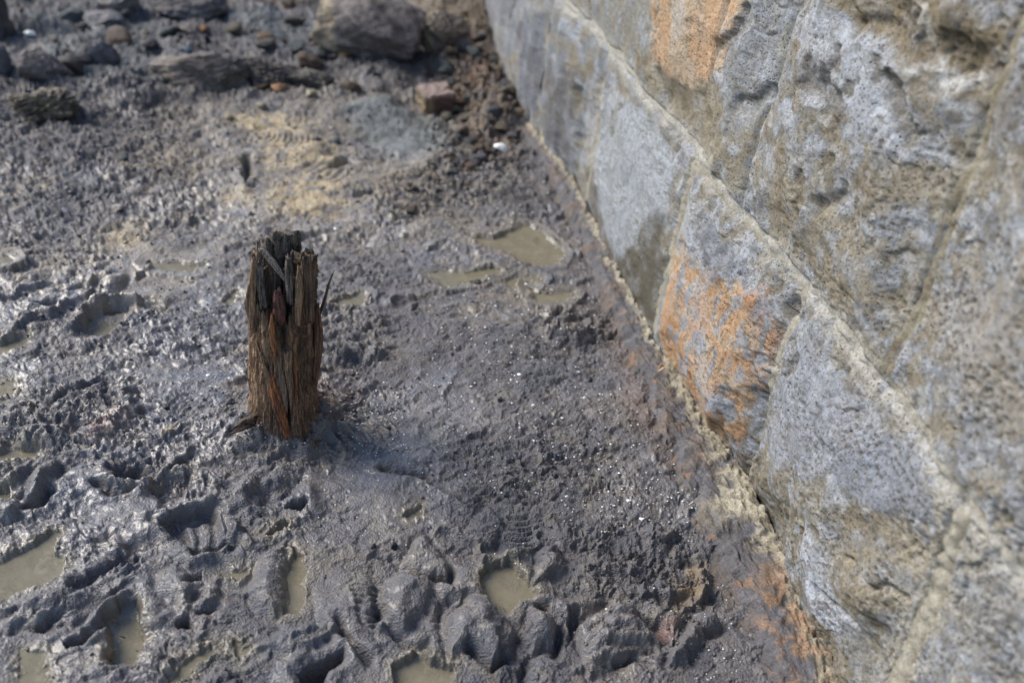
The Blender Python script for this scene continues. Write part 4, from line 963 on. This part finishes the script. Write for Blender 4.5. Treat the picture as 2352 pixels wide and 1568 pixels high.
# stray fibres
V = []; Fc = []
for k in range(420):
    a = random.uniform(-1.75, 1.75); z = random.uniform(.05, .38); r0 = float(np.interp(z / PH, prof_z, prof_r)) + random.uniform(-.004, .003)
    if z > .30: r0 *= random.uniform(.5, 1)
    p = np.array([r0 * math.sin(a), -r0 * math.cos(a), z]); d = np.array([math.sin(a) * .6 + random.gauss(0, .5), -math.cos(a) * .6 + random.gauss(0, .3), random.gauss(.1, .7)])
    d /= np.linalg.norm(d); l = random.uniform(.002, .009); wv = np.array([random.gauss(0, 1), random.gauss(0, 1), random.gauss(0, 1)]); wv = wv / np.linalg.norm(wv) * .00028
    q = p + d * l * .55; e = q + (d + np.array([0, 0, random.gauss(-.2, .5)])) * l * .5
    s = np.cross(d, wv) ; s = s / (np.linalg.norm(s) + 1e-9) * .00028
    i0 = len(V); V += [p + wv, p - wv, p + s, q + wv * .8, q - wv * .8, q + s * .8, e]
    Fc += [(i0, i0 + 1, i0 + 4, i0 + 3), (i0 + 1, i0 + 2, i0 + 5, i0 + 4), (i0 + 2, i0, i0 + 3, i0 + 5), (i0 + 3, i0 + 4, i0 + 6), (i0 + 4, i0 + 5, i0 + 6), (i0 + 5, i0 + 3, i0 + 6)]
me = bpy.data.meshes.new('fibres'); me.from_pydata([tuple(v) for v in V], [], Fc)
me.color_attributes.new('col', 'FLOAT_COLOR', 'POINT').data.foreach_set('color', np.tile([.30, .22, .15, 1.], len(V)))
me.materials.append(M_WOOD); o = bpy.data.objects.new('fibres', me); COL.objects.link(o); o.parent = post; o['kind'] = 'stuff'

# ==================================================================  ROCKS
def rock_mesh(name, seed, sx, sy, sz, base, alt, mat, sub=5, cuts=9, nz=.10, crumb=.0, streak=None):
    r_ = np.random.default_rng(seed); bm = bmesh.new(); bmesh.ops.create_icosphere(bm, subdivisions=sub, radius=1)
    v = np.array([q.co[:] for q in bm.verts])
    for k in range(cuts):
        n = r_.normal(size=3); n /= np.linalg.norm(n); h = r_.uniform(.52, .82); d = v @ n
        v = v - np.outer(np.maximum(d - h, 0) * .94, n)
    nn = v / np.linalg.norm(v, axis=1)[:, None]
    f = fbm(v[:, 0] + v[:, 2] * .7, v[:, 1] - v[:, 2] * .6, 1.6, 5, seed % 90, .55) * nz + crumb * fbm(v[:, 0] - v[:, 2] * .8, v[:, 1] + v[:, 2] * .5, 6, 3, seed % 77, .6)
    v = v + nn * f[:, None]
    ext = np.abs(v).max(0); v = v / ext * np.array([sx, sy, sz])
    k = sstep(-.5, .6, fbm(v[:, 0] / sx + v[:, 2] / sz * .5, v[:, 1] / sy, 1.8, 4, seed % 50, .6)); c = np.outer(1 - k, base) + np.outer(k, alt)
    if streak:
        for (x0, w_, cc_) in streak:
            m_ = np.exp(-((v[:, 0] - x0 * sx + .10 * v[:, 2]) / (w_ * sx)) ** 2) * (.5 + .5 * sstep(-.3, .4, fbm(v[:, 0] * 9, v[:, 2] * 2, 1, 3, 8)))
            c = c + (np.array(cc_) - c) * m_[:, None]
    for q, co in zip(bm.verts, v): q.co = co
    me = bpy.data.meshes.new(name); bm.to_mesh(me); bm.free(); me.polygons.foreach_set('use_smooth', [True] * len(me.polygons))
    me.color_attributes.new('col', 'FLOAT_COLOR', 'POINT').data.foreach_set('color', np.concatenate([np.clip(c, .01, 1), np.ones((len(c), 1))], 1).astype(np.float32).ravel())
    me.materials.append(mat); return me
PUR = (.15, .128, .125); PUR2 = (.090, .076, .074); BEI = (.33, .27, .19)
BOULD = [ # x0, x1, ytop, ybase (2352 px picture), name, label, base, alt, seed, depth ratio, turn, crumb, streak
 (690, 975, -60, 146, 'boulder', 'largest purple grey boulder at the back with a pale streak down its left', PUR, PUR2, 5, .75, .1, .02, [(-.45, .10, BEI), (-.72, .22, (.17, .14, .10)), (.1, .05, (.15, .13, .12))]),
 (945, 1075, 30, 130, 'boulder', 'small dark boulder close on the right of the largest one', PUR2, (.13, .10, .075), 12, .8, .5, .03, [(-.3, .2, (.2, .17, .12))]),
 (1035, 1085, 60, 115, 'boulder', 'little dark stone wedged between boulder and earth bank', PUR2, PUR, 14, .8, .2, .03, None),
 (352, 600, 112, 208, 'boulder', 'low mud covered slab of rock lying in the middle distance', (.13, .105, .09), (.085, .075, .07), 23, .6, -.15, .05, [(-.6, .3, (.17, .14, .11))]),
 (15, 165, 80, 190, 'boulder', 'dark angular boulder at the left with a beige foot', PUR, PUR2, 31, .8, .4, .02, [(.1, .2, (.16, .14, .12))]),
 (38, 190, 190, 290, 'boulder', 'crumbly beige brown lump below the dark left boulder', (.17, .14, .10), (.06, .045, .035), 37, .9, .2, .13, None),
 (230, 330, -30, 45, 'boulder', 'grey stone at the top edge left of the wide dark rock', PUR, (.12, .115, .12), 41, .8, .1, .02, None),
 (330, 520, -55, 50, 'boulder', 'wide dark bluish rock at the top edge', (.065, .068, .08), PUR2, 43, .8, -.2, .03, None),
 (-40, 45, -40, 92, 'boulder', 'dark rock in the top left corner', PUR2, (.045, .043, .048), 47, .9, .3, .03, None),
 (-40, 35, 88, 175, 'boulder', 'grey rock at the left edge under the corner rock', (.10, .105, .12), PUR2, 51, .8, .3, .03, None),
 (190, 285, 15, 62, 'boulder', 'flat grey blue slab near the top left', (.11, .115, .13), PUR, 53, .8, .3, .02, None),
 (185, 275, 75, 150, 'boulder', 'blue grey tilted stone beside the dark left boulder', (.12, .12, .135), PUR2, 57, .8, .1, .05, None),
 (500, 690, 150, 205, 'boulder', 'broken crust of mud right of the low slab', (.09, .072, .06), (.05, .045, .045), 61, .7, .3, .12, None),
 (650, 780, 170, 200, 'boulder', 'flat mud crust between slab and brick chunk', (.10, .085, .07), (.06, .055, .055), 63, .7, .2, .12, None),
]
def place_rock(x0, x1, yt, yb, seed, ratio, turn, name, me_args):
    p = on_ground((x0 + x1) / 2 / PS, yb / PS); dp = depth_of(p); wm = (x1 - x0) / F_PX * dp
    dep = math.atan2(CAM_H, math.hypot(p[0], p[1])); vis = (yb - yt) / F_PX * dp            # apparent height = h cos + depth sin
    dy = wm * ratio; h = max(vis - dy * math.sin(dep) * .75, wm * .28) / math.cos(dep)
    return p, wm, dy, h
for x0, x1, yt, yb, name, lab, cb, calt, seed, ratio, turn, crumb, streak in BOULD:
    p, wm, dy, h = place_rock(x0, x1, yt, yb, seed, ratio, turn, name, None)
    me = rock_mesh(name, seed, wm * .54, dy / 2, h * .74, cb, calt, M_ROCK, 6 if wm > .15 else 5, 12, .17, crumb, streak)
    o = bpy.data.objects.new(name, me); COL.objects.link(o)
    az = math.atan2(p[0], p[1]); back = dy * .42
    o.location = (p[0] + math.sin(az) * back, p[1] + math.cos(az) * back, p[2] + h * .20); o.rotation_euler = (0, random.uniform(-.06, .06), -az - math.radians(8))
    tag(o, lab, 'boulder', 'boulders strewn at the back of the pit')
# brick chunk
p = on_ground(1058, 272)
bm = bmesh.new(); bmesh.ops.create_cube(bm, size=1); bmesh.ops.bevel(bm, geom=bm.edges[:], offset=.05, segments=2, affect='EDGES'); bmesh.ops.subdivide_edges(bm, edges=bm.edges[:], cuts=5, use_grid_fill=True)
for v in bm.verts:
    c = v.co; n_ = float(fbm(np.array(c.x * 2 + c.z), np.array(c.y * 2 - c.z), 2, 3, 5)) * .16; v.co = Vector((c.x * .105 * (1 + n_), c.y * .085 * (1 + n_) + .02 * c.x * 0, c.z * .075 * (1 + n_)))
me = bpy.data.meshes.new('brick'); bm.to_mesh(me); bm.free()
cc = np.ones((len(me.vertices), 4), np.float32)
for i, v in enumerate(me.vertices): cc[i, :3] = (.25, .19, .165) if v.co.z > .026 else ((.20, .15, .09) if v.co.x < -.02 else (.12, .07, .058))  # top palest, left side mid tan, other faces darkest
me.color_attributes.new('col', 'FLOAT_COLOR', 'POINT').data.foreach_set('color', cc.ravel()); me.materials.append(M_ROCK)
o = bpy.data.objects.new('brick', me); COL.objects.link(o); o.location = (p[0], p[1] + .03, p[2] + .030); o.rotation_euler = (.10, -.06, .55)
tag(o, 'broken squarish brick chunk with a paler pink top among the rubble', 'brick')

# single stones one can point to: x, y, width px (2500 px picture)
SING = [(454, 78, 38, 'rounded tan pebble below the wide dark rock', (.21, .17, .12)), (453, 108, 36, 'small blue stone below the tan pebble', (.09, .125, .16)),
        (495, 72, 32, 'small orange stone beside the tan pebble', (.30, .15, .055)), (300, 390, 50, 'dark flat stone in the mud at the far left', (.06, .058, .06)),
        (288, 512, 42, 'pale wedge shaped stone standing in the left mud', (.30, .27, .24)), (818, 345, 30, 'small blue black pebble in the yellow clay', (.05, .07, .08)),
        (774, 343, 28, 'dark pebble left of the blue black one', (.06, .06, .06)), (1308, 589, 24, 'dark stone sitting in the broad olive puddle', (.04, .032, .03)),
        (1165, 690, 20, 'dark pebble on the rim of the long puddle', (.05, .045, .042)), (775, 1056, 24, 'round brown pebble at the foot of the post', (.14, .075, .05)),
        (604, 908, 22, 'blue black pebble left of the post', (.035, .045, .065)), (948, 1043, 18, 'small grey pebble by the tread marks', (.12, .11, .10)),
        (1220, 977, 16, 'little grey pebble on the smooth mud', (.08, .075, .075)), (404, 992, 22, 'dark lump of grit on the smooth mud left of the post', (.05, .048, .052)),
        (912, 1335, 22, 'shiny black pebble in the smooth foreground mud', (.02, .025, .035)), (960, 1335, 26, 'shiny black sliver beside the black pebble', (.02, .025, .035)),
        (1440, 928, 18, 'dark pebble near the wall footing', (.04, .038, .04)), (1005, 460, 26, 'dark clod by the rubble tip', (.05, .045, .045)),
        (1175, 395, 46, 'dark angular stone beside the white shell', (.06, .055, .065)), (1250, 345, 42, 'black rounded stone against the wall foot', (.045, .043, .048)),
        (1130, 320, 40, 'brown stone in the rubble by the wall', (.12, .09, .065)), (1090, 290, 40, 'olive wedge shaped stone right of the brick', (.16, .14, .10)),
        (1105, 300, 24, 'pale grey chip next to the wedge stone', (.24, .25, .24)), (560, 290, 34, 'pale clay lump on the yellow streak', (.28, .24, .16)),
        (680, 215, 40, 'orange stained lump in the middle distance', (.26, .13, .06)), (640, 262, 32, 'pale beige stone behind the yellow clay', (.27, .24, .18)),
        (760, 232, 36, 'long pale stone standing up in the clay', (.27, .24, .17))]
for i, (x, y, wp, lab, c) in enumerate(SING):
    p = on_ground(x, y); dp = depth_of(p); r = wp * PS / F_PX * dp / 2
    me = rock_mesh('pebble', 200 + i, r, r * random.uniform(.65, .9), r * random.uniform(.5, .75), np.array(c), np.array(c) * .7, M_ROCK, 3, 7, .12, .03)
    o = bpy.data.objects.new('pebble', me); COL.objects.link(o); o.location = (p[0], p[1], p[2] + r * .22); o.rotation_euler = (random.uniform(-.2, .2), random.uniform(-.2, .2), random.uniform(0, 6))
    tag(o, lab, 'pebble')
# rubble bank by the wall: individual stones sharing meshes
RUBC = [((.10, .085, .07), (.055, .05, .048)), ((.075, .07, .075), (.045, .043, .05)), ((.17, .14, .10), (.09, .075, .055)), ((.13, .085, .055), (.07, .05, .035)), ((.085, .10, .105), (.05, .06, .065)), ((.21, .12, .06), (.10, .07, .045))]
RUBM = [rock_mesh('rubble_stone', 300 + k, 1, .8 + .1 * (k % 3), .62, RUBC[k % 6][0], RUBC[k % 6][1], M_ROCK, 3, 8, .16, .06) for k in range(12)]
def scatter(poly, n, smin, smax, name, meshes, lab, cat, grp, power=2.2, sink=.25):
    w_ = P2(poly); a = np.array(w_); lo, hi = a.min(0), a.max(0); k = 0; t = 0
    while k < n and t < n * 60:
        t += 1; x, y = random.uniform(lo[0], hi[0]), random.uniform(lo[1], hi[1])
        if sdf_poly(np.array([x]), np.array([y]), w_)[0] > 0: continue
        s = smin + (smax - smin) * random.random() ** power
        o = bpy.data.objects.new(name, random.choice(meshes)); COL.objects.link(o); o.scale = (s, s, s)
        o.location = (x, y, hz(x, y) + s * sink); o.rotation_euler = (random.uniform(-.5, .5), random.uniform(-.5, .5), random.uniform(0, 6.3))
        tag(o, lab % RUBN[meshes.index(o.data) % 6], cat, grp); k += 1
RUBN = ['dark brown', 'dark grey', 'olive tan', 'rusty brown', 'blue grey', 'orange brown']
LR = 'small %s rubble stone in the heap along the far foot of the wall'
scatter([(1080, 140), (1180, 110), (1225, 210), (1285, 360), (1240, 400), (1120, 400), (1110, 300), (1060, 200)], 150, .007, .032, 'rubble_stone', RUBM, LR, 'stone', 'rubble along the far wall foot')
scatter([(1110, 380), (1250, 380), (1210, 440), (1120, 480), (1010, 540), (920, 520), (1000, 440)], 80, .004, .017, 'rubble_stone', RUBM, LR, 'stone', 'rubble along the far wall foot')
scatter([(-20, -20), (960, 20), (1050, 180), (900, 230), (500, 240), (0, 300)], 90, .010, .055, 'rubble_stone', RUBM, '%s muddy stone scattered between the boulders at the back', 'stone', 'small stones between the boulders')
# mud crumbs: far too many to count, one mesh
def crumbs(name, polys, lab, cat, mat, size, flat, cols, seed, sinkf=.2):
    r_ = np.random.default_rng(seed); VV = []; FF = []; CC = []
    ico = bmesh.new(); bmesh.ops.create_icosphere(ico, subdivisions=1, radius=1); bv = np.array([v.co[:] for v in ico.verts]); ico.verts.index_update(); bf = np.array([[v.index for v in f.verts] for f in ico.faces]); ico.free()
    n = 0
    for poly, cnt, smul in polys:
        w_ = P2(poly); a = np.array(w_); lo, hi = a.min(0), a.max(0)
        xs = r_.uniform(lo[0], hi[0], cnt * 6); ys = r_.uniform(lo[1], hi[1], cnt * 6)
        ok = (sdf_poly(xs, ys, w_) < 0) & (perlin(xs * 9, ys * 9, 44) + perlin(xs * 30, ys * 30, 45) * .6 > r_.uniform(-.7, .4, len(xs)))
        xs, ys = xs[ok][:cnt], ys[ok][:cnt]
        for x, y in zip(xs, ys):
            z = hz(x, y); s = size[0] + (size[1] - size[0]) * r_.random() ** 3.0; s *= smul
            d = abs(hz(x + .004, y) - z)
            v = bv * (1 + r_.uniform(-.32, .32, (len(bv), 1))) * np.array([1, r_.uniform(.55, 1), flat * r_.uniform(.6, 1.3)]) * s
            an = r_.uniform(0, 6.28); ti = r_.uniform(-.5, .5); c, s_ = math.cos(an), math.sin(an)
            v = v @ np.array([[c, s_, 0], [-s_, c, 0], [0, 0, 1]]).T; c, s_ = math.cos(ti), math.sin(ti); v = v @ np.array([[1, 0, 0], [0, c, s_], [0, -s_, c]]).T
            VV.append(v + np.array([x, y, z + s * sinkf])); FF.append(bf + n * len(bv)); n += 1
            ri_ = min(int(np.searchsorted(rr, math.hypot(x, y))), len(rr) - 1); ci_ = min(int(np.searchsorted(th, math.atan2(x, y))), len(th) - 1)
            cl_ = np.array(cols[r_.integers(len(cols))]); cl_ = cl_ if cl_[0] > .5 else (.3 * cl_ * 1.5 + .7 * col[ri_, ci_])
            CC.append(np.tile(cl_ * r_.uniform(.75, 1.2), (len(bv), 1)))
    o = np_mesh(name, np.concatenate(VV), np.concatenate(FF), mat, None, np.concatenate(CC), np.full(len(VV) * len(bv), .45), smooth=True, k=3)
    tag(o, lab, cat, kind='stuff'); return o
crumbs('mud_crumbs', [
    ([(0, 180), (640, 180), (620, 600), (0, 640)], 800, 1.3), ([(600, 200), (1200, 200), (1250, 480), (900, 700), (560, 640)], 700, 1.0), ([(1090, 100), (1190, 100), (1290, 370), (1180, 480), (950, 560), (1040, 400)], 900, 1.7),
    ([(0, 600), (560, 600), (560, 1100), (0, 1100)], 500, .9), ([(780, 700), (1450, 560), (1560, 900), (1680, 1250), (1060, 1250), (760, 1050)], 1900, .65), ([(0, 1100), (700, 1100), (700, 1667), (0, 1667)], 150, .6),
    ([(1300, 1250), (1700, 1250), (1780, 1660), (1350, 1660)], 450, .75), ([(540, 960), (900, 900), (860, 1100), (600, 1100)], 900, .8)],
    'loose crumbs of dark mud and grit strewn over the ground', 'mud crumbs', M_MUD, (.0014, .0062), .75,
    [(.08, .075, .075), (.06, .055, .055), (.10, .085, .07), (.05, .05, .06), (.13, .10, .075)], 5)
crumbs('shell_grit', [
    ([(1000, 540), (1400, 560), (1500, 800), (1640, 1060), (1700, 1300), (1500, 1330), (1000, 1120), (1040, 800)], 1900, 1.), ([(740, 880), (980, 880), (1000, 1120), (760, 1080)], 380, 1.),
    ([(560, 740), (620, 740), (610, 900), (520, 960), (300, 900)], 170, 1.), ([(1450, 1180), (1700, 1200), (1700, 1330), (1480, 1330)], 170, 1.2), ([(1560, 1420), (1790, 1420), (1830, 1660), (1700, 1660)], 150, .9),
    ([(0, 620), (560, 640), (560, 1060), (0, 1060)], 170, 1.), ([(950, 380), (1350, 400), (1400, 560), (1000, 560)], 260, 1.5), ([(0, 200), (900, 200), (900, 560), (0, 600)], 120, 2.2), ([(400, 1100), (1200, 1050), (1300, 1400), (500, 1300)], 260, .8)],
    'tiny white flecks of crushed shell sprinkled over the mud', 'shell grit', M_SHELL, (.0005, .0025), .35, [(.7, .69, .65)], 9, .55)

# white shell pieces one can pick out
def shell(px, py, wpx, lab, curl=.35, mat=None, name='shell', cat='shell', grp=None):
    p = on_ground(px, py); dp = depth_of(p); r = wpx * PS / F_PX * dp / 2; r_ = random.Random(int(px * 7 + py))
    bm = bmesh.new(); n = 14; rings = []
    ph_ = [1 + r_.uniform(-.28, .22) for _ in range(n)]
    for top in (1, 0):
        for q in (1., .55):
            rings.append([bm.verts.new((r * q * ph_[k] * math.cos(6.283 * k / n), r * q * ph_[k] * .62 * math.sin(6.283 * k / n), (1 - q * q) * r * curl + (r * .06 if top else -r * .02) + r_.uniform(-.02, .02) * r)) for k in range(n)])
        c = bm.verts.new((0, 0, r * curl + (r * .06 if top else -r * .02)))
        for k in range(n):
            bm.faces.new((rings[-2][k], rings[-2][(k + 1) % n], rings[-1][(k + 1) % n], rings[-1][k])); bm.faces.new((rings[-1][k], rings[-1][(k + 1) % n], c))
    for k in range(n): bm.faces.new((rings[0][k], rings[2][k], rings[2][(k + 1) % n], rings[0][(k + 1) % n]))
    bmesh.ops.recalc_face_normals(bm, faces=bm.faces); me = bpy.data.meshes.new(name); bm.to_mesh(me); bm.free(); me.polygons.foreach_set('use_smooth', [True] * len(me.polygons)); me.materials.append(mat or M_SHELL)
    o = bpy.data.objects.new(name, me); COL.objects.link(o); o.location = (p[0], p[1], p[2] + r * .12); o.rotation_euler = (r_.uniform(0, .5), r_.uniform(-.3, .3), r_.uniform(-.6, .6))
    tag(o, lab, cat, grp); return o
SH = shell(1222, 385, 44, 'large white shell lying by the rubble at the wall foot', .5)
SH.location.z += .028
shell(508, 917, 15, 'white shell chip on the smooth mud left of the post', .3)
shell(1384, 1212, 12, 'round white shell chip on gritty mud before the wall', .2)
shell(1535, 1222, 13, 'pale shell chip near the wall footing', .4)
shell(1565, 1262, 14, 'angular white shell chip below the pale one', .3)
shell(1400, 1243, 8, 'small white shell dot beside the round chip', .3)
shell(1638, 1268, 14, 'whitish flat shell chip at the foot of the ledge', .3)
shell(1268, 913, 11, 'square white shell chip on the smooth grey mud', .2)
shell(785, 866, 16, 'white shell chip just right of the post', .4)
shell(806, 866, 30, 'flat blue grey stone flake right of the post', .1, M_MUD, 'stone_flake', 'stone')
shell(828, 663, 12, 'white shell dot behind the post twig', .3)
shell(1195, 580, 12, 'white shell chip at the edge of the broad puddle', .3); shell(1480, 1490, 10, 'pale shell chip on the rough clod', .3)
shell(1427, 971, 10, 'white shell chip near the foot of the orange stone', .3); shell(1150, 943, 8, 'white fleck right of the thin mud ridge', .3)
shell(75, 85, 30, 'white pebble like shell near the top left', .5); shell(270, 185, 14, 'small white chip near the tilted blue stone', .4)
LBL = 'small white shell chip lying loose on the gritty mud before the wall'
for k in range(60):
    a = random.random(); x = random.uniform(-110, 110) + 1180 + a * 350; y = 720 + a * 520 + random.uniform(-60, 60)
    shell(x, y, random.uniform(4, 8), LBL, .25, grp='loose shell chips before the wall')
# dry curled leaf on the footing
p = gp(1608, 922, .02)
bm = bmesh.new(); L1 = []
for i in range(9):
    t = i / 8; wv = .0055 * math.sin(math.pi * min(1, t * .9 + .08)); x = (t - .5) * .045; z = .006 * math.sin(t * 5) + .004
    L1.append((bm.verts.new((x, -wv, z + wv * .5)), bm.verts.new((x, 0, z)), bm.verts.new((x, wv, z + wv * .7))))
for a, b_ in zip(L1, L1[1:]):
    bm.faces.new((a[0], b_[0], b_[1], a[1])); bm.faces.new((a[1], b_[1], b_[2], a[2]))
me = bpy.data.meshes.new('dry_leaf'); bm.to_mesh(me); bm.free(); me.materials.append(M_LEAF)
o = bpy.data.objects.new('dry_leaf', me); COL.objects.link(o); md_ = o.modifiers.new('thick', 'SOLIDIFY'); md_.thickness = .0006
o.location = (p[0], p[1], .045); o.rotation_euler = (.3, .1, math.radians(62)); tag(o, 'small curled dry leaf caught on the mortar at the wall foot', 'leaf')
print('verts', len(G_), 'done')
